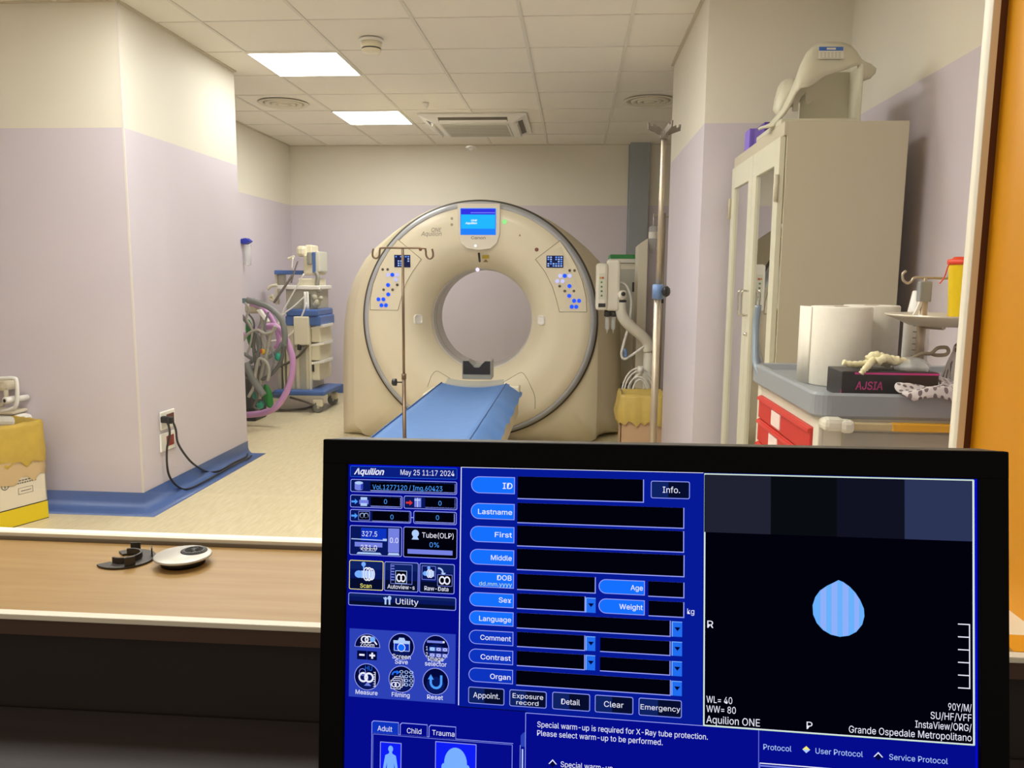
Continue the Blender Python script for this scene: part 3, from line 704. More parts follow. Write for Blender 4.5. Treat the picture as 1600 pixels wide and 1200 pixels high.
m = MB(); cc = gc + Vector((-0.012, -0.002, 0))
ann(m, gc, 0.0, 0.0395, -62, 62, 0.0006, 0.003); ann(m, gc, 0.021, 0.0395, 62, 135, 0.0006, 0.003); ann(m, gc, 0.021, 0.0395, -135, -62, 0.0006, 0.003)
m.build('cap_plate', M_GD, t)
m = MB(); ann(m, gc, 0.0185, 0.0215, -118, 118, 0.003, 0.011); m.build('cable_collar', M_GD, t)
for a in (-52, 30, 98):
    x = gc.x + 0.034 * math.cos(math.radians(a)); y = gc.y + 0.034 * math.sin(math.radians(a))
    m = MB(); M = Matrix.Translation((x, y, SILL + 0.003)) @ Matrix.Rotation(math.radians(a + 90), 4, 'Z'); m.box((-0.007, -0.001, -0.001), (0.007, 0.001, 0.012), M=M); m.build('clip', M_GD, t)
gc = Vector((-0.5555, 1.062, SILL))
t = thing('cable_grommet', 'silver topped round cable grommet with black insert on the wooden sill', 'cable grommet', gc)
m = MB(); m.lathe([(0.030, 0.0005), (0.030, 0.010)], gc, n=40); m.build('collar', M_BLACK, t)
m = MB(); m.lathe([(0.038, 0.010), (0.0395, 0.011), (0.0395, 0.0125), (0.038, 0.0138), (0.0, 0.0142)], gc, n=48); m.build('cap', mat('satin_silver', (206, 202, 192), 0.4, metal=0.25), t)
ic = gc + Vector((0.010, 0.014, 0))
m = MB(); m.lathe([(0.0185, 0.0141), (0.0185, 0.0148), (0.0165, 0.0152), (0.0, 0.0150)], ic, n=36); o = m.build('brush_insert', M_BLACK, t)
m = MB(); ann(m, ic, 0.0125, 0.0155, 0, 360, 0.0150, 0.0160, 30)
for a in range(0, 180, 30):
    d = Vector((math.cos(math.radians(a)), math.sin(math.radians(a)), 0)) * 0.0125; m.tube([ic + d + Vector((0, 0, 0.0154)), ic - d + Vector((0, 0, 0.0154))], 0.0006, 6)
m.build('bristles', mat('bristle', (70, 68, 64), 0.6), o)
# ------------------------------------------------------------------ CT scanner gantry
GX, GZ, GF = -0.757, 0.972, 6.25                       # axis of the bore, front plane
gan = thing('scanner_gantry', 'large cream ring shaped scanner gantry with blue lit controls', 'CT scanner', (GX, 6.7, 0))
NS = 160
OUT = [(0, .95), (.20, .932), (.38, .885), (.55, .81), (.72, .70), (.86, .585), (.96, .48), (1.05, .33), (1.115, .15), (1.145, -.05), (1.158, -.3), (1.165, -.6), (1.168, -.972)]
def outr(a):
    """outline radius in direction a (0 = up, clockwise), mirrored"""
    s, c = abs(math.sin(a)), math.cos(a)
    best = None
    P = OUT + [(0, -.972)]
    for (x0, z0), (x1, z1) in zip(P, P[1:]):
        den = s * (z1 - z0) - c * (x1 - x0)
        if abs(den) < 1e-9: continue
        r = (x0 * (z1 - z0) - z0 * (x1 - x0)) / den
        u = ((r * s - x0) * (x1 - x0) + (r * c - z0) * (z1 - z0)) / ((x1 - x0) ** 2 + (z1 - z0) ** 2)
        if r > 0 and -1e-6 <= u <= 1 + 1e-6: best = r if best is None else min(best, r)
    return (best or 1.0)
ANG = [2 * PI * k / NS for k in range(NS)]
base_ang = math.atan2(1.168, -.972)
for sgn in (1, -1):                                    # put samples exactly on the floor corners
    a = base_ang if sgn > 0 else 2 * PI - base_ang
    k = min(range(NS), key=lambda i: abs(ANG[i] - a)); ANG[k] = a
RO = [outr(a) for a in ANG]
def gp(r, a, y): return Vector((GX + r * math.sin(a), y, GZ + r * math.cos(a)))
def ringo(y, k=1.0, inset=0.0): return [gp(max(R_ - inset, 0.1), a, y) for R_, a in zip(RO, ANG)]
def ringc(y, r): return [gp(r, a, y) for a in ANG]
def clampz(rs):
    for rg in rs:
        for p in rg: p.z = max(p.z, 0.0)
    return rs
def rfront(a):
    s, c = abs(math.sin(a)), math.cos(a)
    return 0.946 if c > 0 else min(0.946 / max(s, 1e-6), 0.972 / max(-c, 1e-6))
RFR = [rfront(a) for a in ANG]
def ringb(y, k):
    kl = min(1.0, 0.40 + 1.6 * k)                      # the left flank is fuller than the right one
    def kk(a):
        w = min(1.0, max(0.0, 0.5 + 1.4 * math.sin(a))); return kl + (k - kl) * w
    return [gp(f_ + (max(o_, f_) - f_) * kk(a), a, y) for f_, o_, a in zip(RFR, RO, ANG)]
m = MB()
m.loft(clampz([ringc(6.345, 0.90), ringc(6.345, 0.938), ringb(6.352, 0.0), ringb(6.362, 0.03), ringb(6.40, 0.16), ringb(6.48, 0.42), ringb(6.58, 0.70), ringb(6.70, 0.90), ringb(6.84, 1.0), ringo(7.08), ringo(7.14, inset=0.01), ringo(7.155, inset=0.035), ringc(7.155, 0.56), ringc(7.10, 0.47), ringc(6.98, 0.415), ringc(6.93, 0.402)]), cap0=False, cap1=False)
m.build('outer_shell', M_CREAM3, gan)
m = MB(); m.loft([ringc(6.262, 0.884), ringc(6.2535, 0.889), ringc(6.258, 0.905), ringc(6.285, 0.922), ringc(6.315, 0.930)], cap0=False, cap1=False)
m.mi = 1; m.loft([ringc(6.315, 0.930), ringc(6.320, 0.943), ringc(6.353, 0.946)], cap0=False, cap1=False)
m.build('trim_ring', [M_RING, mat('ring_gasket', (74, 68, 58), 0.6)], gan)
PROF = [(0.411, 6.505), (0.4125, 6.495), (0.419, 6.475), (0.434, 6.44), (0.457, 6.398), (0.490, 6.345), (0.53, 6.305), (0.575, 6.275), (0.62, 6.2585), (0.66, 6.252), (0.70, 6.25), (0.80, 6.25), (0.878, 6.25), (0.885, 6.262)]
def gy(r):
    for (r0, y0), (r1, y1) in zip(PROF, PROF[1:]):
        if r0 <= r <= r1: return y0 + (y1 - y0) * (r - r0) / (r1 - r0)
    return 6.25
m = MB(); m.loft([ringc(y, r) for r, y in PROF], cap0=False, cap1=False)
M_SEAM = mat('seam_line', (150, 138, 110), 0.6)
m.mi = 1
def gpix(px, py, lift=0.0):
    """point of the front cover seen at a pixel of the photo"""
    y = 6.25
    for _ in range(12):
        p = at_y(px, py, y); y = gy(math.hypot(p.x - GX, p.z - GZ)) - lift
    return at_y(px, py, y)
Z2 = lambda x, y: (530 + x / 3.0, 300 + y / 3.0)
Z4 = lambda x, y: (560 + x * 0.1875, 560 + y * 0.1875)
def seam(pts): m.tube(spline([gpix(*p, lift=0.0005) for p in pts], 6), 0.0022, 6)
seam([Z4(575, 240), Z4(592, 190), Z4(612, 140), Z4(650, 106), Z4(700, 128), Z4(790, 185)])
seam([Z4(1215, 195), Z4(1300, 145), Z4(1360, 118), Z4(1400, 160), Z4(1440, 240), Z4(1470, 320), Z4(1472, 420)])
m.build('front_cover', [M_CREAM2, M_SEAM], gan)
m = MB(); m.loft([ringc(6.507, 0.413), ringc(6.507, 0.408), ringc(6.53, 0.404), ringc(6.70, 0.400), ringc(6.935, 0.402)], cap0=False, cap1=False)
m.mi = 1; m.loft([ringc(6.640, 0.3995), ringc(6.650, 0.3993)], cap0=False, cap1=False)
m.build('bore_lining', [mat('bore_grey', (204, 200, 194), 0.35), M_SEAM], gan)
# display housing
def shield(w, z0, z1, y):
    P = [(-w, z0), (w, z0)]; P = []
    zt, zb = z0, z1
    for x, z in ((-w, zt), (w, zt), (w, zb + 0.13), (w * 0.86, zb + 0.055), (w * 0.55, zb + 0.014), (0, zb), (-w * 0.55, zb + 0.014), (-w * 0.86, zb + 0.055), (-w, zb + 0.13)): P.append((GX + 0.003 + x, y, z))
    return P
dt = at_y(752, 318, 6.24).z; db = at_y(744, 391, 6.24).z
m = MB(); m.prism(shield(0.166, dt, db, 6.238), (0, 0.03, 0), 0.004); dh = m.build('display_housing', mat('display_shell', (226, 218, 200), 0.4), gan)
a = at_y(720.5, 326.5, 6.236); b = at_y(773.5, 366, 6.236)
m = MB(); m.box((a.x - 0.006, 6.2345, b.z - 0.006), (b.x + 0.006, 6.242, a.z + 0.006), 0.002)
ds = m.build('display_screen', emit('display_edge', (40, 130, 255), 1.0), dh)
m = MB()
m.mi = 0; m.poly([(a.x, 6.2342, b.z), (b.x, 6.2342, b.z), (b.x, 6.2342, a.z), (a.x, 6.2342, a.z)])
h = a.z - b.z; w = b.x - a.x
m.mi = 1; m.poly([(a.x, 6.2340, a.z - 0.22 * h), (b.x, 6.2340, a.z - 0.22 * h), (b.x, 6.2340, a.z), (a.x, 6.2340, a.z)])
m.mi = 2; m.poly([(a.x, 6.2340, b.z), (b.x, 6.2340, b.z), (b.x, 6.2340, b.z + 0.22 * h), (a.x, 6.2340, b.z + 0.22 * h)])
m.mi = 3; m.poly([(a.x + 0.28 * w, 6.2338, a.z - 0.165 * h), (b.x, 6.2338, a.z - 0.165 * h), (b.x, 6.2338, a.z - 0.13 * h), (a.x + 0.28 * w, 6.2338, a.z - 0.13 * h)])
m.mi = 4
lettering(m, 'ONE', (a.x + 0.29 * w, 6.2336, a.z - 0.49 * h), (1, 0, 0), (0, 0, 1), 0.19 * w, 0.07 * h, 0.3, 0.02)
lettering(m, 'Aquilion', (a.x + 0.12 * w, 6.2336, a.z - 0.60 * h), (1, 0, 0), (0, 0, 1), 0.35 * w, 0.08 * h, 0.3, 0.02)
m.build('display_image', [emit('lcd_sky', (14, 178, 255), 1.1), emit('lcd_indigo', (40, 40, 224), 1.1), emit('lcd_blue', (14, 124, 255), 1.1), emit('lcd_line', (120, 130, 250), 1.0), emit('lcd_white', (235, 250, 255), 1.1)], ds)
M_LETTER = mat('grey_lettering', (112, 106, 94), 0.5)
m = MB(); p = at_y(736, 373.5, 6.2375); lettering(m, 'Canon', p, (1, 0, 0), (0, 0, 1), at_y(758.5, 373, 6.2375).x - p.x, 0.020, 0, 0.015); m.build('maker_lettering', M_LETTER, dh)
m = MB(); p = at_y(743, 384, 6.236); m.lathe([(0.009, 0), (0.008, -0.004), (0, -0.006)], p, (0, 1, 0), 16); m.build('lamp', emit('lamp_white', (255, 252, 255), 1.6), dh)
m = MB()
p = at_y(674, 362, 6.2492); lettering(m, 'ONE', p, (1, 0, 0), (0, 0, 1), at_y(690, 362, 6.2492).x - p.x, 0.030, 0.25)
p = at_y(658, 368.5, 6.2492); lettering(m, 'Aquilion', p, (1, 0, 0), (0, 0, 1), at_y(690, 368, 6.2492).x - p.x, 0.033, 0.25)
m.build('model_lettering', M_LETTER, gan)
def dot(name, px, py, r, mm, parent, lift=0.0, h=0.004):
    p = gpix(px, py, lift); m = MB()
    rr_ = math.hypot(p.x - GX, p.z - GZ); e = 0.01; sl = (gy(rr_ + e) - gy(rr_ - e)) / (2 * e)
    ax = Vector((sl * (p.x - GX) / rr_, -1, sl * (p.z - GZ) / rr_))
    m.lathe([(r, -0.004), (r, h * 0.6), (r * 0.8, h), (0, h)], p, ax, 16); return m.build(name, mm, parent)
dot('indicator_lamp', 788.3, 346.5, 0.019, emit('lamp_green', (150, 236, 140), 1.1), gan)['label'] = 'green lit indicator lamp'
dot('stop_button', 838.5, 390, 0.015, mat('red_brown', (124, 62, 46), 0.4), gan)
dot('stop_button', 657, 389.5, 0.013, mat('red_brown', (124, 62, 46), 0.4), gan)
for px, py in ((706, 341.5), (706, 351)): dot('status_symbol', px, py, 0.011, mat('symbol_grey', (176, 166, 136), 0.5), gan, h=0.001)
def plate(name, px0, py0, px1, py1, mm, parent, th=0.003):
    A = [gpix(x, y, 0.004) for x, y in ((px0, py0), (px1, py0), (px1, py1), (px0, py1))]
    m = MB(); m.prism(A, (0, -th, 0)); return m.build(name, mm, parent)
m = MB(); m.tube([gpix(748.2, 395.5, 0.004), gpix(748.8, 402, 0.005), gpix(749.4, 408.5, 0.004)], 0.0085, 8); m.build('laser_slot', M_DARK, gan)
plate('warning_sticker', 753.6, 398.7, 764, 404, mat('yellow_sticker', (196, 168, 40), 0.5), gan)
A = [gpix(x, y, 0.004) for x, y in ((755, 409.5), (763, 409.5), (759, 405))]; m = MB(); m.prism(A, (0, -0.003, 0)); m.build('warning_sticker', mat('yellow_sticker2', (150, 120, 40), 0.5), gan)
A = [gpix(x, y, 0.001) for x, y in ((810.5, 369), (814, 369), (812.2, 365.5))]; m = MB(); m.prism(A, (0, -0.003, 0)); m.build('warning_sticker', mat('yellow_sticker2', (150, 120, 40), 0.5), gan)
p = gpix(746, 421.5, 0); m = MB(); m.lathe([(0.016, -0.004), (0.014, 0.004), (0, 0.006)], p, (0, -1, -0.4), 16); m.build('bore_lamp', emit('lamp_lilac', (216, 206, 255), 1.5), gan)
for cx, cy in ((653, 499), (846.5, 500.5)):            # round pads on the flare
    p = gpix(cx, cy, 0.0); rr_ = math.hypot(p.x - GX, p.z - GZ); e = 0.02; sl = (gy(rr_ + e) - gy(rr_ - e)) / (2 * e)
    ax = Vector((sl * (p.x - GX) / rr_, -1, sl * (p.z - GZ) / rr_)).normalized(); b1 = ax.cross(Vector((0, 0, 1))).normalized(); b2 = b1.cross(ax)
    m = MB(); rg = []
    for s_, h_ in ((1, -0.008), (1, 0.010), (0.93, 0.014), (0.80, 0.006), (0.5, 0.003)):
        P = rrect(-0.040, -0.038, 0.040, 0.038, 0.020); rg.append([p + ax * h_ + b1 * (u * s_) + b2 * (v * s_) for u, v in P])
    m.loft(rg); m.build('breath_lamp', M_WHITE, gan)
# side control panels
def control_panel(outl, disp, blue, pale, dark):
    A = [gpix(*Z2(x, y), lift=0.0003) for x, y in outl]
    m = MB(); m.prism(A, (0, -0.0025, 0))
    m.mi = 1
    for p, q_ in zip(A, A[1:] + A[:1]): m.tube([p + Vector((0, -0.0024, 0)), q_ + Vector((0, -0.0024, 0))], 0.0022, 6)
    cp = m.build('control_panel', [M_CREAM2, M_SEAM], gan)
    a = at_y(*Z2(disp[0], disp[1]), 6.2455); b = at_y(*Z2(disp[2], disp[3]), 6.2455)
    m = MB(); m.box((a.x, 6.2455, b.z), (b.x, 6.2495, a.z)); m.mi = 1
    w, h = b.x - a.x, a.z - b.z
    rnd = random.Random(int(disp[0]))
    for r_ in range(5):
        for c_ in range(6):
            if rnd.random() < 0.75:
                m.mi = 1 if rnd.random() < 0.5 else 2; x = a.x + w * (0.06 + 0.155 * c_); z = a.z - h * (0.08 + 0.18 * r_)
                m.poly([(x, 6.2452, z), (x + w * 0.10, 6.2452, z), (x + w * 0.10, 6.2452, z - h * 0.11), (x, 6.2452, z - h * 0.11)])
    m.build('panel_display', [emit('lcd_navy', (10, 22, 70)), emit('lcd_text', (110, 160, 255)), emit('lcd_text2', (170, 196, 255))], cp)
    for L_, mm, r in ((blue, emit('button_blue', (22, 84, 255), 1.2), 0.0155), (pale, emit('button_pale', (206, 204, 255), 1.0), 0.0155), (dark, mat('button_dark', (92, 80, 64), 0.5), 0.0105)):
        for x, y in L_: dot('button', *Z2(x, y), r, mm, cp, lift=0.003)
control_panel([(275, 222), (385, 315), (340, 380), (312, 430), (290, 500), (275, 555), (146, 552), (146, 500), (160, 430), (190, 350), (230, 280)], (258, 295, 333, 353),
    ((249, 388), (229, 436), (230, 480), (184, 503), (207, 503), (198, 531), (219, 531)), ((228, 388), (272, 388), (266, 411)), ((204, 363), (227, 363), (272, 435), (208, 458), (250, 458)))
control_panel([(1035, 228), (920, 315), (965, 375), (1000, 445), (1020, 510), (1032, 562), (1160, 562), (1158, 500), (1140, 420), (1110, 345), (1075, 285)], (972, 298, 1050, 355),
    ((1057, 393), (1079, 441), (1078, 487), (1101, 510), (1124, 510), (1090, 538), (1111, 538)), ((1036, 393), (1080, 393), (1022, 418), (1047, 418)), ((1080, 368), (1103, 368), (1033, 441), (1057, 464), (1100, 464)))
# ------------------------------------------------------------------ patient table with its blue sheet
TX0, TX1, TN, TF, TZ = -0.965, -0.485, 3.62, 5.72, 0.545
TC = (TX0 + TX1) / 2
tab = thing('scanner_table', 'cream scanner couch with a black head rest socket in front of the gantry', 'scanner table', (TC, 4.7, 0))
def dish(y, dz=0.0, w=0.0, n=12, dip=0.030):
    return [Vector((TX0 - w + (TX1 - TX0 + 2 * w) * k / n, y, TZ + dz - dip * (1 - ((2 * k / n) - 1) ** 2))) for k in range(n + 1)]
m = MB()
def shell(y): 
    return dish(y, -0.004) + [Vector((TX1 + 0.02, y, TZ - 0.02)), Vector((TX1 + 0.02, y, TZ - 0.06)), Vector((TX1 - 0.05, y, TZ - 0.10)), Vector((TX0 + 0.05, y, TZ - 0.10)), Vector((TX0 - 0.02, y, TZ - 0.06)), Vector((TX0 - 0.02, y, TZ - 0.02))]
m.loft([shell(TN), shell(4.5), shell(5.2), shell(5.78)], smooth=False); m.build('couch_top', M_CREAM, tab)
m = MB(); m.box((TX0 - 0.045, TN + 0.03, 0.30), (TX1 + 0.085, 5.80, TZ - 0.098), 0.02); m.build('carriage', M_CREAM3, tab)
m = MB(); m.box((TX0 + 0.02, TN + 0.25, 0.0), (TX1 - 0.02, 5.70, 0.302), 0.03); m.build('pedestal', M_CREAM, tab)
m = MB(); yv = 5.80
a = at_y(690, 598, yv); b = at_y(800, 603, yv)
m.loft([[Vector((TX0 + 0.03 + k * 0.42 / 8, y, TZ + dz - 0.018 * (1 - (k / 4 - 1) ** 2))) for k in range(9)] + [Vector((TX0 + 0.45, y, TZ - 0.04)), Vector((TX0 + 0.03, y, TZ - 0.04))] for y, dz in ((5.70, 0.002), (5.78, 0.006), (5.84, 0.02), (5.845, 0.0))], smooth=False)
m.build('end_cap', M_GREYP and mat('end_grey', (186, 186, 176), 0.45), tab)
yh = 5.83
a = at_y(722, 563, yh); b = at_y(768, 586, yh)
m = MB()
c_ = (a.x + b.x) / 2; hw = (b.x - a.x) / 2
m.prism([(a.x, yh, b.z - 0.035), (b.x, yh, b.z - 0.035), (b.x, yh, a.z), (c_ + hw * 0.62, yh, a.z), (c_ + hw * 0.2, yh, a.z - 0.04), (c_ - hw * 0.2, yh, a.z - 0.04), (c_ - hw * 0.62, yh, a.z), (a.x, yh, a.z)], (0, 0.16, 0), 0.004)
hs = m.build('head_rest_socket', mat('socket_grey', (150, 150, 142), 0.4), tab)
m = MB(); m.prism([(a.x + 0.008, yh - 0.006, b.z + 0.004), (b.x - 0.010, yh - 0.006, b.z + 0.004), (b.x - 0.010, yh - 0.006, a.z - 0.004), (c_ + hw * 0.56, yh - 0.006, a.z - 0.004), (c_ + hw * 0.16, yh - 0.006, a.z - 0.052), (c_ - hw * 0.16, yh - 0.006, a.z - 0.052), (c_ - hw * 0.56, yh - 0.006, a.z - 0.004), (a.x + 0.008, yh - 0.006, a.z - 0.004)], (0, 0.01, 0)); m.build('socket_insert', M_BLACK, hs)
p = at_y(792, 590, 5.6)
m = MB(); m.box((TX1 + 0.01, 5.66, TZ - 0.10), (TX1 + 0.100, 5.77, TZ - 0.004), 0.012); m.build('side_rail', M_CREAM, tab)
m = MB(); m.box((TX0 - 0.06, 5.3, TZ - 0.10), (TX0 - 0.01, 5.70, TZ - 0.02), 0.012); m.build('side_rail', M_CREAM, tab)
# sheet
def sheetrow(y, k):
    """one cross row: left hem, left fold, dish, right fold, right hem"""
    P = []
    wr = 0.006 * math.sin(9 * y) + 0.004 * math.sin(23 * y + 1)
    for i in range(5): 
        s_ = i / 4; P.append(Vector((TX0 - 0.075 + 0.075 * s_ + 0.004 * math.sin(13 * y), y, TZ - 0.070 + 0.070 * s_ ** 1.2 + 0.003 + wr * (1 - s_))))
    D = dish(y, 0.004); P += D[1:-1]
    for i in range(7):
        s_ = i / 6; P.append(Vector((TX1 + 0.115 * s_ + 0.003 * math.sin(17 * y), y, TZ + 0.004 - 0.070 * s_ ** 1.3 + (wr * 1.2 + 0.004 * math.sin(19 * y + 5 * s_)) * s_ * (1 if y < 5.0 else 0.5))))
    return P
m = MB(); ys = [TN - 0.01 + (TF - TN + 0.01) * k / 60 for k in range(61)]
m.loft([sheetrow(y, k) for k, y in enumerate(ys)], closed=False, cap0=False, cap1=False)
def solid(th):
    def f(o):
        md = o.modifiers.new('thick', 'SOLIDIFY'); md.thickness = th; md.offset = 1
    return f
m.mi = 1
for sx in (TX0 + 0.004, TX1 - 0.002):
    m.tube([(sx, y, TZ + 0.005) for y in ys], 0.004, 6)
sh = m.build('table_sheet', [mat('blue_sheet', (82, 128, 190), 0.6, noise=0.03, nscale=12, bump=0.06), mat('blue_hem', (64, 102, 160), 0.6)])
tag(sh, 'light blue sheet spread over the scanner couch', 'sheet')
# ------------------------------------------------------------------ drip stands
def five_feet(t, cx, cy, r=0.26, n=5):
    for k in range(n):
        a = 2 * PI * k / n + 0.3; d = Vector((math.cos(a), math.sin(a), 0))
        m = MB(); m.tube([Vector((cx, cy, 0.10)) + d * 0.02, Vector((cx, cy, 0.075)) + d * r], [0.013, 0.010], 8); leg = m.build('leg', M_STEEL, t)
        m = MB(); c = Vector((cx, cy, 0.029)) + d * r
        s_ = Vector((-d.y, d.x, 0)); m.lathe([(0.010, -0.011), (0.028, -0.011), (0.028, 0.011), (0.010, 0.011)], c, s_, 14); m.tube([c, c + Vector((0, 0, 0.045))], 0.006, 8); m.build('caster', M_BLACK, leg)
y = 3.40; top = at_y(624.5, 389, y); jn = at_y(629, 588, y); cx = jn.x + 0.006
t = thing('drip_stand', 'thin steel drip stand with two hooks standing in front of the blue sheet', 'IV pole', (cx, y, 0))
m = MB(); m.tube([(cx, y, 0.09), (cx, y, jn.z)], 0.0085, 14); m.build('outer_tube', M_STEELD, t)
m = MB(); m.tube([(cx, y, jn.z - 0.05), (cx, y, top.z)], 0.0058, 12); m.build('inner_pole', M_STEELD, t)
m = MB(); m.lathe([(0.0105, -0.012), (0.0105, 0.012)], (cx, y, jn.z), n=16); m.build('collar', mat('collar_brown', (120, 96, 74), 0.4, metal=0.5), t)
k_ = at_y(617, 597, y); m = MB(); m.tube([(cx, y, k_.z), (k_.x + 0.008, y - 0.004, k_.z)], 0.003, 8)
pts = [(k_.x + 0.016 * math.cos(a * PI / 3) * (1 if a % 2 else .7), y - 0.006, k_.z + 0.016 * math.sin(a * PI / 3) * (1 if a % 2 else .7)) for a in range(6)]
m.lathe([(0.006, -0.004), (0.016, -0.002), (0.016, 0.014), (0.010, 0.018), (0, 0.019)], (k_.x + 0.006, y - 0.004, k_.z), (-1, 0, 0), 10); m.build('clamp_knob', M_BLACK, t)
HB = MB(); zt = top.z + 0.004
def hook(s_):
    x0 = cx + s_ * 0.095
    P = [(cx, y, zt), (cx + s_ * 0.088, y, zt), (x0 + s_ * 0.004, y, zt - 0.008), (x0 + s_ * 0.006, y, zt - 0.028), (x0 + s_ * 0.012, y, zt - 0.040), (x0 + s_ * 0.024, y, zt - 0.044), (x0 + s_ * 0.035, y, zt - 0.036), (x0 + s_ * 0.036, y, zt - 0.020), (x0 + s_ * 0.032, y, zt - 0.003)]
    HB.tube(spline(P, 6), 0.0042, 8)
hook(1); hook(-1); HB.build('hook_bar', M_STEELD, t)
five_feet(t, cx, y)
# thick stand at the right pier
y = 3.50; top = at_y(1031.5, 213, y); cl = at_y(1028, 456, y); cx = cl.x + 0.0
t = thing('drip_stand', 'tall steel drip stand with grey four-arm hook head beside the right pier', 'IV pole', (cx, y, 0))
m = MB(); m.tube([(cx, y, 0.09), (cx, y, cl.z)], 0.0155, 16); m.build('outer_tube', M_STEEL, t)
m = MB(); m.tube([(cx, y, cl.z), (cx + 0.004, y, top.z)], 0.011, 14); m.build('inner_pole', M_STEEL, t)
m = MB(); m.lathe([(0.016, 0), (0.018, 0.012), (0.018, 0.03), (0.011, 0.036), (0.0, 0.037)], (cx + 0.004, y, top.z - 0.012), n=18)
hb = m.build('hook_head', mat('hook_grey', (118, 106, 96), 0.5), t)
for a in (20, 110, 200, 290):
    d = Vector((math.cos(math.radians(a)), math.sin(math.radians(a)), 0)); o_ = Vector((cx + 0.004, y, top.z))
    P = [(0.010, 0.0), (0.040, 0.013), (0.074, 0.026), (0.076, 0.052), (0.068, 0.052), (0.066, 0.040), (0.056, 0.036), (0.053, 0.049), (0.044, 0.044), (0.010, 0.028)]
    s_ = Vector((-d.y, d.x, 0)) * 0.0035
    m = MB(); m.prism([o_ + d * r_ + Vector((0, 0, h_)) - s_ for r_, h_ in P], s_ * 2); m.build('hook_arm', MATS['hook_grey'], t)
m = MB(); m.lathe([(0.0165, -0.032), (0.024, -0.030), (0.024, 0.030), (0.0165, 0.032)], (cx, y, cl.z), n=18); cb = m.build('height_clamp', mat('steel_blue', (104, 136, 186), 0.4), t)
m = MB(); m.lathe([(0.007, 0.02), (0.007, 0.032), (0.022, 0.034), (0.024, 0.044), (0.020, 0.05), (0, 0.051)], (cx, y, cl.z + 0.002), (0.8, -0.6, 0.0), 8); m.build('clamp_knob', M_BLACK, cb)
five_feet(t, cx, y, 0.30)
# slim stand with a drip bottle, behind
y = 6.90; cx = at_y(1033, 500, y).x
t = thing('drip_stand', 'slim drip stand mostly hidden behind the tall steel stand, carrying a bottle', 'IV pole', (cx, y, 0))
zt = at_y(1037, 333, y).z
m = MB(); m.tube([(cx, y, 0.08), (cx, y, zt)], 0.011, 12); m.build('pole', M_STEEL, t)
m = MB(); m.tube(spline([(cx + 0.07, y, zt + 0.01), (cx + 0.06, y, zt - 0.03), (cx, y, zt - 0.03), (cx - 0.06, y, zt - 0.02), (cx - 0.085, y, zt - 0.03), (cx - 0.09, y, zt - 0.005)], 6), 0.006, 8); m.build('hook_bar', M_STEEL, t)
m = MB(); m.lathe([(0.016, -0.02), (0.016, 0.02)], (cx, y, at_y(1037, 470, y).z), n=12); m.build('collar', M_BLACK, t)
five_feet(t, cx + 0.02, y + 0.03, 0.10)
bx = at_y(1020.5, 372, y)
t = thing('drip_bottle', 'clear hanging drip bottle with white label behind the tall stand', 'bottle', (bx.x, y, bx.z - 0.12))
m = MB(); m.lathe([(0.012, -0.125), (0.014, -0.10), (0.034, -0.075), (0.038, -0.05), (0.038, 0.085), (0.030, 0.10), (0.008, 0.105)], bx, n=22); m.build('flask', M_CLEAR, t)
m = MB(); m.lathe([(0.0386, -0.005), (0.0386, 0.05)], bx, n=22, cap0=False, cap1=False); m.build('paper_label', M_WHITE, t)
m = MB(); m.tube([bx + Vector((0, 0, 0.105)), Vector((bx.x - 0.002, y, zt - 0.02))], 0.003, 6); m.build('hanger', M_WHITE, t)

# ------------------------------------------------------------------ contrast injector beside the gantry
y = 6.02
M_INJ = mat('injector_white', (232, 226, 208), 0.38)
pc = at_y(1012, 545, y)
t = thing('contrast_injector', 'white contrast injector head on a bent arm at the right edge of the gantry', 'injector', (pc.x, y + 0.02, 0))
m = MB(); m.pbox(948, 406, 968, 486, y, y + 0.16, 0.02); inj = m.build('injector_head', M_INJ, t)
m = MB(); m.pbox(932, 411, 948.5, 485, y - 0.03, y + 0.10, 0.02); kp = m.build('keypad', M_INJ, t)
m = MB(); m.pbox(936, 427, 945, 468, y - 0.0325, y - 0.0285); m.build('key_panel', mat('key_cream', (214, 214, 190), 0.5), kp)
for px, py, c in ((938.5, 434, (196, 150, 40)), (942, 434, (180, 60, 44)), (940, 441, (80, 130, 84)), (940, 448, (90, 110, 90)), (940, 455, (70, 110, 80)), (940, 462, (90, 110, 90))):
    m = MB(); m.pbox(px - 1.4, py - 1.4, px + 1.4, py + 1.4, y - 0.036, y - 0.031); m.build('key', mat('key_%d_%d_%d' % c, c, 0.5), kp)
m = MB(); m.pbox(935, 474, 946, 480, y - 0.034, y - 0.029); m.build('key_window', M_DARK, kp)
for px in (949, 958.5):
    c = at_y(px, 495, y + 0.06); m = MB(); m.lathe([(0.024, 0.05), (0.026, 0.005), (0.014, 0.0)], c, n=16); s_ = m.build('syringe_clamp', M_DARK, inj)
    m = MB(); m.lathe([(0.017, 0.0), (0.017, -0.09), (0.005, -0.10), (0.004, -0.125)], c, n=16); m.build('syringe', M_CLEAR, inj)
m = MB(); a = at_y(966, 461, y + 0.06); b = at_y(970, 461, y + 0.06); m.lathe([(0.03, -0.03), (0.038, 0), (0.038, 0.05), (0.030, 0.06), (0, 0.062)], a, (1, 0, 0), 18); m.lathe([(0.036, 0.0), (0.036, 0.05), (0.028, 0.062), (0, 0.064)], at_y(970, 461, y + 0.05), (0.15, -1, 0), 18); m.build('pivot_joint', M_INJ, t)
m = MB(); m.lathe([(0.016, 0.060), (0.016, 0.074), (0, 0.076)], at_y(971, 459, y + 0.05), (0.15, -1, 0), 12); m.build('joint_knob', M_BLACK, t)
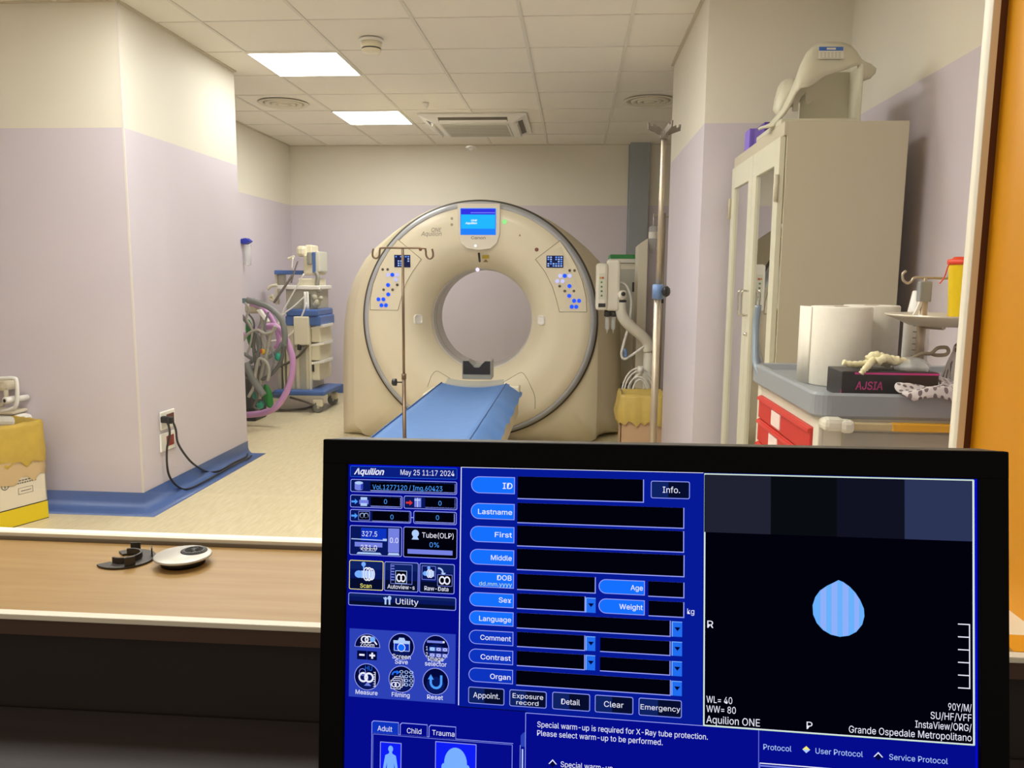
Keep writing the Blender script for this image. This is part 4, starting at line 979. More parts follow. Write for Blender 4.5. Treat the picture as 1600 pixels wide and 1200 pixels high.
P = [at_y(q_[0], q_[1], y + 0.05 + q_[2]) for q_ in ((970, 466, 0), (970, 486, 0), (976, 500, .01), (988, 512, .03), (1002, 524, .05), (1011, 535, .07), (1013, 550, .07))]
m = MB(); m.tube(spline(P, 6), 0.042, 16); m.mi = 1; m.lathe([(0.0435, 0), (0.0435, 0.018)], P[0] + Vector((0, 0, -0.03)), n=18, cap0=False, cap1=False); m.build('support_arm', [M_INJ, M_BLACK], t)
px_ = P[-1]
m = MB(); m.tube([px_, (px_.x, px_.y, 0.07)], 0.036, 16); m.build('stand_column', M_INJ, t)
m = MB(); m.box((px_.x - 0.09, px_.y - 0.05, 0.0), (px_.x + 0.12, px_.y + 0.36, 0.075), 0.02); m.build('stand_foot', M_INJ, t)
P = [at_y(*q_, y + 0.10) for q_ in ((962, 440), (978, 446), (986, 470), (983, 505), (975, 535), (971, 553), (976, 561), (990, 553), (1008, 540))]
m = MB(); m.tube(spline(P, 6), 0.010, 8); m.build('cable', M_WHITE, t)
m = MB(); m.tube(spline([at_y(*q_, y + 0.02) for q_ in ((976, 545), (978, 552), (977, 558))], 4), 0.013, 8); m.build('cable_plug', mat('steel_blue', (104, 136, 186), 0.4), t)
# white cabinet with a green top edge behind the injector
ya = 7.25
a = at_y(954, 397, ya); b = at_y(999, 700, ya)
t = thing('supply_trolley', 'white trolley with bright green top edge behind the injector', 'trolley', ((a.x + b.x) / 2, ya + 0.25, 0))
m = MB(); m.pbox(956, 411, 998, 600, ya + 0.01, ya + 0.45, 0.01); b_ = m.bm
o = m.build('cabinet_body', M_INJ, t)
m = MB(); z0 = at_y(956, 600, ya + 0.01).z; m.box((a.x + 0.02, ya + 0.02, 0.0), (b.x - 0.02, ya + 0.44, z0 + 0.005)); m.build('plinth', M_GREYP, t)
m = MB(); m.pbox(953, 404, 999, 411, ya - 0.01, ya + 0.47, 0.005); m.build('top_board', M_WHITE, t)
m = MB(); m.pbox(954, 397.5, 998.5, 404.5, ya - 0.012, ya + 0.47, 0.003); m.build('green_edge', mat('signal_green', (20, 140, 62), 0.5), t)
m = MB(); m.pbox(960, 420, 994, 500, ya + 0.004, ya + 0.014, 0.003); d = m.build('door', mat('trolley_door', (196, 196, 186), 0.45), t)
m = MB(); m.pbox(988, 441, 997, 456, ya - 0.012, ya + 0.008, 0.003); m.build('latch', M_DARK, d)
# tall white protective panel
ya = 6.55; a = at_y(998, 382, ya); b = at_y(1013, 372, ya)
m = MB()
z1 = a.z; z2 = b.z
m.prism([(a.x, ya, 0.0), (b.x, ya, 0.0), (b.x, ya, z2), (a.x, ya, z1)], (0.02, 0.62, 0), 0.004)
tag(m.build('protective_screen', mat('screen_white', (222, 214, 194), 0.45)), 'tall narrow white panel standing right of the green topped trolley', 'panel')
# coiled white cables
yc = 6.02
t = thing('cable_coil', 'coil of white cables hanging over the yellow bagged bin', 'cable', at_y(998, 615, yc))
for k in range(5):
    w = 27 - 3.6 * k + 2 * (k % 2); h = 45 - 4.5 * k
    P = [at_y(998 + w * math.cos(a) + 2.0 * (k % 3), 620 - h * math.sin(a), yc - 0.016 * k) for a in [PI * i / 12 for i in range(-1, 14)]]
    m = MB(); m.tube(P, 0.0065, 8); m.build('cable_loop', M_WHITE, t)
m = MB(); m.tube([at_y(1001, 572, yc - 0.03), at_y(1001, 583, yc - 0.03)], 0.022, 10); m.build('tie', M_WHITE, t)
# bin with yellow bag
yb = 5.66
a = at_y(969, 690, yb); b = at_y(1041, 690, yb); zt = at_y(1000, 618, yb).z
t = thing('waste_bin', 'cardboard waste bin lined with a yellow bag by the right pier', 'waste bin', ((a.x + b.x) / 2, yb + 0.15, 0))
m = MB()
x0, x1, y0, y1 = a.x, b.x - 0.02, yb, yb + 0.30
for q_ in (((x0, y0), (x1, y0 + 0.006)), ((x0, y1 - 0.006), (x1, y1)), ((x0, y0), (x0 + 0.006, y1)), ((x1 - 0.006, y0), (x1, y1))): m.box((*q_[0], 0), (*q_[1], zt))
m.box((x0, y0, 0), (x1, y1, 0.01)); m.build('carton', mat('bin_carton', (206, 170, 132), 0.7), t)
def bagrim(x0, x1, y0, y1, zt, drop, seed, out=0.02, n=44):
    rnd = random.Random(seed); rings = []
    per = []
    for k in range(n):
        s_ = k / n * 4; e = int(s_); f_ = s_ - e
        per.append(((x0 + (x1 - x0) * f_, y0, 0, -1), (x1, y0 + (y1 - y0) * f_, 1, 0), (x1 - (x1 - x0) * f_, y1, 0, 1), (x0, y1 - (y1 - y0) * f_, -1, 0))[e])
    off = [rnd.random() for _ in range(n)]
    def ring(o, z, jz, jo): return [Vector((p[0] + p[2] * (o + jo * off[i]), p[1] + p[3] * (o + jo * off[i]), z + jz * off[(i * 3) % n])) for i, p in enumerate(per)]
    rings = [ring(out * 0.6, zt - drop, -0.05, out * 0.5), ring(out, zt - drop * 0.8, 0, out * 0.9), ring(out * 0.5, zt - drop * 0.45, 0, out * 0.7), ring(0.004, zt - 0.02, 0.006, 0.012), ring(0.0, zt + 0.004, 0.008, 0.006), ring(-0.010, zt + 0.002, 0.006, 0), ring(-0.016, zt - 0.10, 0, -0.01), ring(-0.03, zt - 0.26, 0, -0.02)]
    return rings
M_BAG = mat('yellow_bag', (210, 182, 96), 0.35, noise=0.06, nscale=14)
m = MB(); m.loft(bagrim(x0, x1, y0, y1, zt, 0.185, 3, 0.022), cap0=False, cap1=True); m.build('bin_bag', M_BAG, t)

# ------------------------------------------------------------------ anaesthesia machine in the far left corner
Z3 = lambda x, y: (360 + x * 0.28329, 340 + y * 0.28329)
M_MB = mat('machine_blue', (70, 104, 168), 0.4); M_MC = mat('machine_cream', (222, 214, 186), 0.42); M_MG = mat('machine_grey', (176, 172, 152), 0.45)
y = 7.50
bl = at_y(*Z3(225, 990), y)
t = thing('anaesthesia_machine', 'cream and blue wheeled anaesthesia machine in the far left corner', 'medical machine', (at_y(455, 600, y).x, y + 0.3, 0))
def zb(name, x0, y0, x1, y1, ya, yb, mm, parent=t, bev=0.006):
    m = MB(); m.pbox(*Z3(x0, y0), *Z3(x1, y1), ya, yb, bev); return m.build(name, mm, parent)
zb('base', 235, 952, 520, 985, y - 0.10, y + 0.42, M_MB, bev=0.015)
zb('base_arm', 505, 922, 600, 942, y + 0.38, y + 0.50, M_MB, bev=0.012)
zb('cabinet_body', 300, 590, 440, 953, y, y + 0.45, M_MC, bev=0.015)
zb('corner_post', 428, 590, 445, 953, y - 0.02, y + 0.03, M_MC)
for x0, x1 in ((255, 282), (286, 300), (345, 365), (375, 420)):
    zb('side_panel', x0, 640 if x0 > 300 else 700, x1, 952, y - 0.008, y + 0.20, M_MG if x0 % 2 else M_MC, bev=0.004)
zb('work_surface', 305, 505, 482, 545, y - 0.04, y + 0.45, M_MB, bev=0.015)
zb('work_surface', 300, 540, 495, 598, y - 0.02, y + 0.45, M_MB, bev=0.015)
zb('front_drawer', 345, 545, 432, 705, y - 0.06, y + 0.02, M_MC, bev=0.012)
m = MB(); c = at_y(*Z3(380, 712), y - 0.04); m.lathe([(0.02, -0.03), (0.02, 0.03)], c, n=14); m.build('outlet_port', M_DARK, t)
for k, (z0, z1) in enumerate(((598, 690), (695, 790), (795, 900))):
    d = zb('drawer', 443, z0, 498 - k * 2, z1, y + 0.03, y + 0.40, M_MC, bev=0.012)
    A = at_y(*Z3(443, z0 + 6), y + 0.02); B = at_y(*Z3(515, z0 - 10), y + 0.02)
    m = MB(); m.prism([A, A + Vector((0, 0, -0.02)), (B.x, A.y, B.z - 0.03), (B.x, A.y, B.z)], (0, 0.30, 0), 0.004); m.build('handle', M_WHITE, d)
zb('drawer_gap', 444, 806, 462, 850, y + 0.022, y + 0.05, M_DARK, bev=0.002)
zb('instrument_panel', 303, 385, 480, 508, y + 0.06, y + 0.42, M_MG, bev=0.012)
zb('vaporizer_bay', 400, 420, 440, 495, y + 0.045, y + 0.09, mat('bay_dark', (92, 86, 72), 0.5), bev=0.004)
for x in (412, 426): 
    m = MB(); c = at_y(*Z3(x, 460), y + 0.03); m.lathe([(0.014, -0.09), (0.016, -0.05), (0.014, 0.07), (0.01, 0.09)], c, n=12); m.build('flow_tube', M_WHITE, t)
for x, zz, r in ((465, 440, 0.03), (480, 470, 0.034), (500, 445, 0.024), (470, 480, 0.03)):
    m = MB(); c = at_y(*Z3(x, zz), y + 0.05); m.lathe([(r * 0.5, -0.02), (r, -0.014), (r, 0.02), (r * 0.7, 0.03), (0, 0.031)], c, (0.3, -1, 0), 14); m.build('regulator', M_MG, t)
zb('shelf', 255, 373, 490, 398, y + 0.02, y + 0.42, M_WHITE, bev=0.008)
zb('rear_post', 243, 300, 262, 480, y + 0.30, y + 0.36, M_MC)
zb('rear_panel', 262, 296, 298, 372, y + 0.28, y + 0.34, M_MG)
zb('top_rail', 240, 290, 400, 315, y + 0.24, y + 0.34, M_MB, bev=0.008)
zb('gas_module', 372, 335, 470, 378, y + 0.05, y + 0.38, M_MC, bev=0.012)
mo = zb('patient_monitor', 398, 200, 478, 318, y + 0.06, y + 0.36, M_MC, bev=0.02)
zb('monitor_stripe', 450, 190, 468, 305, y + 0.05, y + 0.08, M_MB, mo, 0.004)
zb('monitor_face', 466, 185, 494, 300, y + 0.055, y + 0.30, mat('monitor_pale', (206, 204, 190), 0.4), mo, 0.01)
mo2 = zb('display_unit', 358, 155, 412, 215, y + 0.05, y + 0.30, M_MC, bev=0.03)
zb('display_unit', 410, 150, 452, 205, y + 0.12, y + 0.32, M_MC, bev=0.015)
zb('display_strut', 420, 190, 445, 260, y + 0.03, y + 0.10, mat('strut_grey', (150, 148, 136), 0.4), bev=0.01)
for P in (((318, 228), (335, 222), (352, 215)), ((470, 300), (482, 330), (480, 395), (500, 400)), ((205, 395), (225, 378), (260, 372)), ((215, 440), (230, 430), (240, 455), (222, 452), (215, 440))):
    m = MB(); m.tube(spline([at_y(*Z3(*q_), y + 0.05) for q_ in P], 6), 0.014 if P[0][0] != 470 else 0.02, 8); m.build('bracket_arm', M_MC if P[0][0] < 470 else mat('strut_grey', (150, 148, 136), 0.4), t)
for P, r, mm in ((((405, 310), (360, 390), (310, 480), (280, 540), (262, 600)), 0.0075, M_WHITE), (((415, 430), (350, 490), (285, 540), (255, 600)), 0.007, M_WHITE), (((420, 470), (395, 540), (360, 610), (310, 660), (250, 678), (200, 682)), 0.008, M_WHITE), (((345, 315), (300, 380), (240, 470)), 0.012, mat('cable_grey', (120, 112, 104), 0.5)), (((372, 240), (355, 290), (335, 360)), 0.007, mat('cable_grey', (120, 112, 104), 0.5)), (((345, 220), (338, 280)), 0.007, M_WHITE), (((425, 708), (380, 760), (320, 800), (250, 830)), 0.012, mat('cable_dark', (84, 78, 66), 0.5))):
    m = MB(); m.tube(spline([at_y(*Z3(*q_), y - 0.05) for q_ in P], 6), r, 8); m.build('cable', mm, t)
def wheel(px, py, yy, r, x_off=0.0):
    c = at_y(px, py, yy); c.z = r
    m = MB(); m.lathe([(r * 0.72, -0.016), (r, -0.016), (r, 0.016), (r * 0.72, 0.016)], c, (0.35, -1, 0), 22); w_ = m.build('caster', mat('tyre_grey', (112, 112, 104), 0.5), t)
    m = MB(); m.lathe([(r * 0.72, -0.012), (0, -0.012)], c, (0.35, -1, 0), 22, cap0=False); m.lathe([(r * 0.25, -0.02), (r * 0.25, 0.024), (0, 0.025)], c, (0.35, -1, 0), 14); m.build('hub', mat('hub_grey', (178, 176, 166), 0.4), w_)
    m = MB(); m.box((c.x - 0.05, c.y - 0.02, r * 1.1), (c.x + 0.05, c.y + 0.03, r * 2 + 0.03), 0.015); m.build('fork', M_MC, w_)
wheel(497, 640, 7.44, 0.052); wheel(520, 628, 7.92, 0.052); wheel(430, 640, 7.44, 0.052)
# floor cable
m = MB(); P = [at_y(*Z3(*q_), 7.3) for q_ in ((330, 990), (400, 1010), (455, 1040))]
P = [at_z(*Z3(450, 1040), 0.012), at_z(*Z3(400, 1055), 0.012), at_z(*Z3(310, 1062), 0.012), at_z(*Z3(240, 1062), 0.012)]
m.tube(spline([at_y(*Z3(330, 992), 7.45), at_y(*Z3(400, 1012), 7.40), at_y(*Z3(448, 1030), 7.30)] + P, 6), 0.011, 8)
tag(m.build('power_cable', mat('cable_brown', (86, 74, 60), 0.5)), 'dark cable looping down from the blue base of the anaesthesia machine', 'cable')
# hose trolley peeking out behind the left pier
yh = 6.85
t = thing('hose_trolley', 'dark trolley hung with tubing just behind the left pier edge', 'trolley', (at_y(376, 600, yh).x, yh + 0.15, 0))
m = MB(); m.pbox(366, 575, 395, 640, yh + 0.06, yh + 0.32, 0.02); m.build('body', mat('trolley_dark', (58, 60, 58), 0.5), t)
m = MB(); m.pbox(372, 470, 380, 580, yh + 0.12, yh + 0.15); m.build('post', M_GREYP, t)
m = MB(); m.pbox(366, 466, 392, 474, yh + 0.06, yh + 0.16, 0.004); m.build('hose_rail', mat('rail_teal', (110, 138, 140), 0.4), t)
zf = at_y(380, 640, yh + 0.06).z
m = MB(); a = at_y(366, 640, yh + 0.06); m.box((a.x, yh + 0.06, 0.0), (a.x + 0.20, yh + 0.32, zf + 0.01), 0.01); m.build('plinth', M_DARK, t)
m = MB(); m.pbox(*Z3(75, 480), *Z3(150, 530), yh + 0.01, yh + 0.12, 0.02); m.build('valve_block', mat('valve_cream', (196, 186, 156), 0.5), t)
def ptube(pts, yy, r, n=10):
    m = MB(); m.tube(spline([at_y(*Z3(*p_[:2]), yy + (p_[2] if len(p_) > 2 else 0)) for p_ in pts], 8), r, n); return m
def hose(pts, yy, r, mm, name, label, cat='hose', group=None):
    m = ptube(pts, yy, r); tag(m.build(name, mm), label, cat, group)
M_PINK = mat('pink_hose', (206, 152, 204), 0.45); M_GHOSE = mat('grey_hose', (124, 126, 122), 0.5); M_GHOSE2 = mat('light_hose', (168, 164, 150), 0.5)
hose(((70, 655), (130, 628), (200, 602), (255, 605), (295, 650), (330, 730), (345, 800), (335, 890), (300, 980), (250, 1045), (190, 1075), (130, 1085), (60, 1090, 0.05)), 6.72, 0.028, M_PINK, 'breathing_hose', 'long pink breathing hose sweeping in a big arc down to the floor')
hose(((110, 470), (160, 490), (205, 525), (240, 580), (262, 640), (265, 690), (250, 720)), 6.86, 0.022, M_PINK, 'breathing_hose', 'shorter pink hose arching behind the big pink hose')
GH = ((((90, 455), (150, 470), (220, 500), (280, 560), (300, 640), (298, 720)), 0.026, M_GHOSE, 'thick grey hose arching at the top of the hose bundle'),
      (((60, 540), (110, 600), (160, 680), (150, 760), (110, 800)), 0.018, M_GHOSE, 'grey hose looping down from the left pier edge'),
      (((250, 600), (220, 650), (205, 740), (180, 820), (165, 900), (160, 1000)), 0.016, M_GHOSE2, 'pale tube hanging straight in the middle of the bundle'),
      (((60, 690), (100, 640), (150, 620), (190, 640), (230, 630), (255, 600)), 0.013, M_GHOSE2, 'pale tube crossing the upper middle of the bundle'),
      (((85, 800), (110, 860), (150, 930), (185, 980)), 0.030, M_GHOSE, 'broad grey strap-like hose slanting to the lower green bag'),
      (((75, 750), (130, 780), (210, 770), (262, 730), (285, 690)), 0.016, M_GHOSE, 'grey hose drooping across the middle behind the pink arc'),
      (((180, 560), (175, 660), (200, 760), (195, 860), (160, 930), (130, 985)), 0.014, M_GHOSE2, 'pale tube dangling from the white connector'),
      (((300, 700), (280, 790), (230, 860), (175, 890), (110, 880)), 0.015, mat('hose_dark', (92, 92, 88), 0.5), 'dark grey tube curling inside the lower pink arc'),
      (((140, 640), (128, 720), (140, 820), (150, 900), (120, 960)), 0.012, mat('hose_dark', (92, 92, 88), 0.5), 'thin dark tube hanging near the yellow-red tag'),
      (((100, 990), (130, 930), (140, 850), (160, 780), (200, 800), (215, 850), (205, 900)), 0.014, M_GHOSE2, 'pale looped tube ending at the lower green bag'))
GH += ((((150, 480), (170, 560), (140, 650), (160, 760), (140, 860), (175, 960)), 0.008, M_GHOSE2, 'thin pale cord weaving down beside the straight tube'),
       (((90, 520), (130, 580), (125, 700), (170, 800), (165, 880)), 0.008, MATS['hose_dark'], 'thin dark cord between the green bag and the tags'),
       (((210, 520), (190, 600), (215, 700), (240, 780), (225, 860)), 0.009, M_GHOSE, 'thin grey cord right of the hanging white connector'),
       (((80, 470), (100, 500), (90, 560), (120, 620), (110, 700), (90, 760)), 0.010, M_GHOSE2, 'thin pale cord along the pier edge'),
       (((75, 880), (110, 900), (150, 985), (130, 1040), (160, 1060)), 0.010, MATS['hose_dark'], 'thin dark cord coiling on the floor by the teal connectors'))
for k, (P, r, mm, lb) in enumerate(GH): hose(P, 6.62 - 0.035 * (k % 5), r, mm, 'breathing_hose', lb, 'hose', 'tubes of the hose bundle')
def blob(px, py, yy, rx, rz, ry, mm, name, label, cat, tilt=0.0):
    c = at_y(*Z3(px, py), yy); m = MB(); rings = []
    for i in range(9):
        ph = PI * i / 8; rings.append([c + Vector((rx * math.sin(ph) * math.cos(a) + tilt * rz * math.cos(ph), ry * math.sin(ph) * math.sin(a), rz * math.cos(ph))) for a in [2 * PI * k / 14 for k in range(14)]])
    m.loft(rings); tag(m.build(name, mm), label, cat)
M_GRN = mat('green_bag', (14, 124, 44), 0.45); M_TEAL = mat('teal_cap', (26, 150, 124), 0.4)
blob(108, 640, 6.60, 0.035, 0.125, 0.03, M_GRN, 'green_bag', 'upper green bag in the hose bundle below the white connector', 'bag', -0.1)
blob(206, 985, 6.58, 0.043, 0.105, 0.03, M_GRN, 'green_bag', 'lower green leaf-shaped bag near the floor in the hose bundle', 'bag', -0.15)
blob(264, 768, 6.58, 0.03, 0.038, 0.03, M_TEAL, 'hose_connector', 'teal round connector hanging left of the pink arc', 'connector')
blob(137, 980, 6.56, 0.026, 0.034, 0.026, M_TEAL, 'hose_connector', 'teal connector with white tip left of the lower green bag', 'connector')
blob(165, 1033, 6.56, 0.032, 0.036, 0.03, M_TEAL, 'hose_connector', 'teal connector at the floor end of the hose bundle', 'connector')
blob(142, 957, 6.57, 0.013, 0.014, 0.013, M_WHITE, 'hose_tip', 'small white tip on the lower left teal connector', 'connector')
blob(180, 740, 6.56, 0.022, 0.026, 0.012, mat('tag_yellow', (214, 176, 40), 0.5), 'hose_tag', 'small yellow tag in the middle of the hose bundle', 'tag')
blob(170, 736, 6.55, 0.010, 0.02, 0.012, mat('tag_red', (190, 70, 50), 0.5), 'hose_tag', 'tiny red tag beside the yellow tag in the hose bundle', 'tag')
m = MB(); P = [at_y(*Z3(*q_), 6.55) for q_ in ((140, 510), (165, 505), (215, 575), (195, 580))]; m.prism(P, (0, 0.04, 0), 0.008)
tag(m.build('hose_connector', M_WHITE), 'white plastic connector piece at the top of the hose bundle', 'connector')
# blue topped dispenser on the far left wall
c = at_x(379, 377, LX)
t = thing('suction_tube', 'blue topped clear tube hung on the far left wall', 'wall tube', (LX + 0.03, c.y, c.z - 0.2))
m = MB(); m.prism([(LX, c.y - 0.05, c.z - 0.02), (LX, c.y - 0.05, c.z + 0.02), (LX + 0.05, c.y - 0.05, c.z + 0.03), (LX + 0.09, c.y - 0.05, c.z), (LX + 0.04, c.y - 0.05, c.z - 0.03)], (0, 0.09, 0), 0.006); m.build('cap', mat('vivid_blue', (30, 50, 190), 0.4), t)
m = MB(); m.lathe([(0.035, -0.03), (0.03, -0.22), (0.01, -0.23)], (LX + 0.045, c.y, c.z), n=16); m.build('tube', M_CLEAR, t)

# ------------------------------------------------------------------ sockets and cords on the left pier
def socket(px, py, label, redface):
    c = at_x(px, py, XL); w, h = 0.082, 0.054
    t = thing('wall_socket', label, 'socket', (XL, c.y, c.z - h))
    m = MB(); m.box((XL, c.y - w, c.z - h), (XL + 0.012, c.y + w, c.z + h), 0.006); m.build('plate', M_WHITE, t)
    m = MB(); m.box((XL + 0.010, c.y - 0.02 , c.z - 0.030), (XL + 0.0145, c.y + 0.066, c.z + 0.032), 0.002); m.build('outlet_module', redface, t)
    return c
s1 = socket(260, 655, 'white wall socket with black plugs, upper one on the pier', mat('socket_maroon', (92, 30, 26), 0.45))
s2 = socket(260, 689, 'white wall socket with red insert, lower one on the pier', mat('socket_red', (138, 24, 22), 0.4))
def cord(name, pts, label, plug):
    t = thing(name, label, 'power cord', plug)
    m = MB(); m.tube(spline(pts, 10), 0.0065, 8); m.build('cord', mat('cord_black', (34, 33, 30), 0.5), t)
    m = MB(); m.box((XL + 0.0145, plug[1] - 0.018, plug[2] - 0.018), (XL + 0.055, plug[1] + 0.018, plug[2] + 0.022), 0.008); m.build('plug', M_BLACK, t)
px1 = at_x(259, 656, XL + 0.04); px2 = at_x(267, 657, XL + 0.04)
pa = [(XL + 0.05, px1.y, px1.z), (XL + 0.06, px1.y, px1.z - 0.08)] + [tuple(at_x(q_[0], q_[1], XL + 0.035)) for q_ in ((261, 700), (261, 725), (264, 742), (272, 755))] + [tuple(at_z(q_[0], q_[1], 0.016)) for q_ in ((284, 763.5), (297, 763), (320, 752), (345, 738), (370, 724), (386, 717), (393, 712))]
cord('power_cable', pa, 'black power cord dropping straight down past the lower socket', (XL, px1.y, px1.z))
pb = [(XL + 0.05, px2.y, px2.z), (XL + 0.06, px2.y + 0.015, px2.z - 0.06)] + [tuple(at_x(q_[0], q_[1], XL + 0.04)) for q_ in ((278, 692), (291, 713), (305, 727))] + [tuple(at_z(q_[0], q_[1], 0.03)) for q_ in ((324, 737),)] + [tuple(at_z(q_[0], q_[1], 0.013)) for q_ in ((344, 735), (365, 723), (384, 714), (387, 709))]
cord('power_cable', pb, 'black power cord swinging right in a loose curve along the blue baseboard', (XL, px2.y, px2.z))

# ------------------------------------------------------------------ carton with yellow bag, left edge
A = Vector((-2.832, 3.985, 0)); dv = Vector((-0.094, -0.254, 0)).normalized(); nv = Vector((dv.y, -dv.x, 0)); HB_ = 0.535
LEN, WID = 0.48, 0.36
t = thing('waste_carton', 'white and yellow cardboard waste carton with olive bag at the left edge', 'waste carton', (A + dv * LEN / 2 + nv * WID / 2))
MX = Matrix(((dv.x, nv.x, 0, A.x), (dv.y, nv.y, 0, A.y), (0, 0, 1, 0), (0, 0, 0, 1)))
if nv.x > 0: print('carton normal flip')
m = MB()
for q_ in (((0, 0), (LEN, 0.006)), ((0, WID - 0.006), (LEN, WID)), ((0, 0), (0.006, WID)), ((LEN - 0.006, 0), (LEN, WID))): m.box((*q_[0], 0), (*q_[1], HB_), M=MX)
m.box((0, 0, 0), (LEN, WID, 0.01), M=MX); m.build('carton', mat('carton_white', (226, 216, 192), 0.7), t)
m = MB(); m.box((-0.0008, -0.0012, 0.0), (LEN, 0.0, 0.096), M=MX); m.mi = 1; m.box((-0.001, -0.0014, 0.096), (LEN, 0.0, 0.101), M=MX); m.box((-0.001, -0.0014, 0.0), (LEN, 0.0, 0.004), M=MX); m.build('yellow_band', [mat('carton_yellow', (228, 202, 20), 0.6), M_DARK], t)
m = MB(); M_INK = mat('print_grey', (120, 114, 100), 0.7)
def mark(u0, z0, u1, z1): m.box((u0, -0.0012, z0), (u1, 0.0, z1), M=MX)
rnd = random.Random(5)
for k, zz in enumerate((0.235, 0.222)):
    u = 0.055
    while u < 0.20:
        w = rnd.uniform(0.006, 0.014); mark(u, zz, u + w, zz + 0.007); u += w + 0.004
for q_ in ((0.075, 0.165, 0.155, 0.167), (0.075, 0.197, 0.155, 0.199), (0.075, 0.165, 0.077, 0.199), (0.153, 0.165, 0.155, 0.199), (0.085, 0.180, 0.14, 0.184)): mark(*q_)
def ringmark(u, z, r):
    for k in range(16):
        a0 = 2 * PI * k / 16; c_ = (u + r * math.cos(a0), z + r * math.sin(a0)); mark(c_[0] - 0.003, c_[1] - 0.003, c_[0] + 0.003, c_[1] + 0.003)
ringmark(0.222, 0.226, 0.018); mark(0.219, 0.215, 0.225, 0.224); mark(0.218, 0.226, 0.226, 0.236)
for P in (((0.27, 0.23), (0.35, 0.23), (0.31, 0.16)), ((0.285, 0.222), (0.335, 0.222), (0.31, 0.178))):
    for a, b in zip(P, P[1:] + P[:1]):
        for k in range(14):
            u = a[0] + (b[0] - a[0]) * k / 14; z = a[1] + (b[1] - a[1]) * k / 14; mark(u - 0.003, z - 0.003, u + 0.004, z + 0.003)
m.build('printing', M_INK, t)
m = MB()
R = bagrim(0, LEN, 0, WID, HB_, 0.19, 11, 0.012, 56)
m.loft([[MX @ p for p in r_] for r_ in R], cap0=False, cap1=True); m.build('bin_bag', mat('olive_bag', (196, 164, 66), 0.3, noise=0.08, nscale=16), t)
m = MB()
R = bagrim(0, LEN, 0, WID, HB_ - 0.17, 0.10, 4, 0.006, 56)
m.loft([[MX @ p for p in r_] for r_ in R[:4]], cap0=False, cap1=False); m.build('bag_hem', mat('bag_clear_hem', (206, 178, 132), 0.4), t)
# white device behind the carton
y = 4.06
t = thing('wall_dispenser', 'white plastic framed device on the pier wall above the carton', 'device', at_y(5, 650, y))
def outline(pts): return [at_y(*p_, y) for p_ in pts]
m = MB(); m.tube(spline([at_y(*p_, y) for p_ in ((-30, 594), (-5, 592), (20, 591), (26, 596), (27, 618), (25, 634), (18, 639), (0, 643), (-30, 645))], 6), 0.011, 8); m.build('frame', M_WHITE, t)
m = MB(); a = at_y(-34, 596, y); b = at_y(8, 612, y); m.box((a.x, y, b.z), (b.x, 4.175, a.z), 0.02); m.build('motor_cover', mat('device_cream', (214, 204, 178), 0.45), t)
m = MB(); c = at_y(15, 625, y); m.lathe([(0.012, -0.03), (0.020, -0.028), (0.020, 0.02), (0.016, 0.05), (0.016, 0.11)], c, (0.25, 1, 0), 16); m.mi = 1; m.lathe([(0.010, -0.031), (0, -0.031)], c, (0.25, 1, 0), 16, cap0=False); m.build('spout', [M_WHITE, M_DARK], t)
m = MB(); m.tube([at_y(9, 609, y + 0.02), at_y(10, 622, y + 0.02), at_y(4, 632, y + 0.02), at_y(-20, 640, y + 0.02)], 0.012, 8); m.build('bent_tube', mat('device_cream', (214, 204, 178), 0.45), t)
a = at_y(-36, 641, y); b = at_y(22, 648, y); m = MB(); m.box((a.x, y - 0.01, b.z), (b.x, 4.175, a.z), 0.008); m.build('shelf_plate', mat('device_cream', (214, 204, 178), 0.45), t)
m = MB(); a = at_y(-36, 648, y); b = at_y(33, 662, y); m.box((a.x, y - 0.02, b.z - 0.03), (b.x, 4.175, a.z), 0.03); m.build('base_cover', M_WHITE, t)
# ------------------------------------------------------------------ glazed cabinet in the right niche
CX, CYN, CYF, CXB, CZ = 0.760, 3.15, 4.10, 1.222, 1.903
M_CAB = mat('cabinet_cream', (214, 210, 186), 0.4); M_CABS = mat('cabinet_side', (196, 186, 160), 0.42)
t = thing('glazed_cabinet', 'tall cream metal cabinet with two glazed doors in the right niche', 'cabinet', ((CX + CXB) / 2, (CYN + CYF) / 2, 0))
m = MB(); th = 0.014
m.box((CX + 0.022, CYN, 0.06), (CXB, CYN + th, CZ), 0.002); m.box((CX + 0.022, CYF - th, 0.06), (CXB, CYF, CZ), 0.002); m.box((CXB - th, CYN + th, 0.061), (CXB - 0.001, CYF - th, CZ - 0.001))
m.box((CX + 0.024, CYN + th, CZ - 0.045), (CXB - th, CYF - th, CZ - 0.001)); m.box((CX + 0.024, CYN + th, 0.061), (CXB - th, CYF - th, 0.09)); m.box((CX + 0.04, CYN + 0.02, 0), (CXB - 0.02, CYF - 0.02, 0.06))
m.box((CX + 0.010, CYN - 0.0005, CZ - 0.05), (CX + 0.026, CYF + 0.0005, CZ + 0.0005), 0.002)
m.build('body', M_CABS, t)
for z in (0.50, 0.86, 1.20, 1.52):
    m = MB(); m.box((CX + 0.05, CYN + th, z), (CXB - th, CYF - th, z + 0.015)); m.build('shelf', M_CAB, t)
YM = (CYN + CYF) / 2
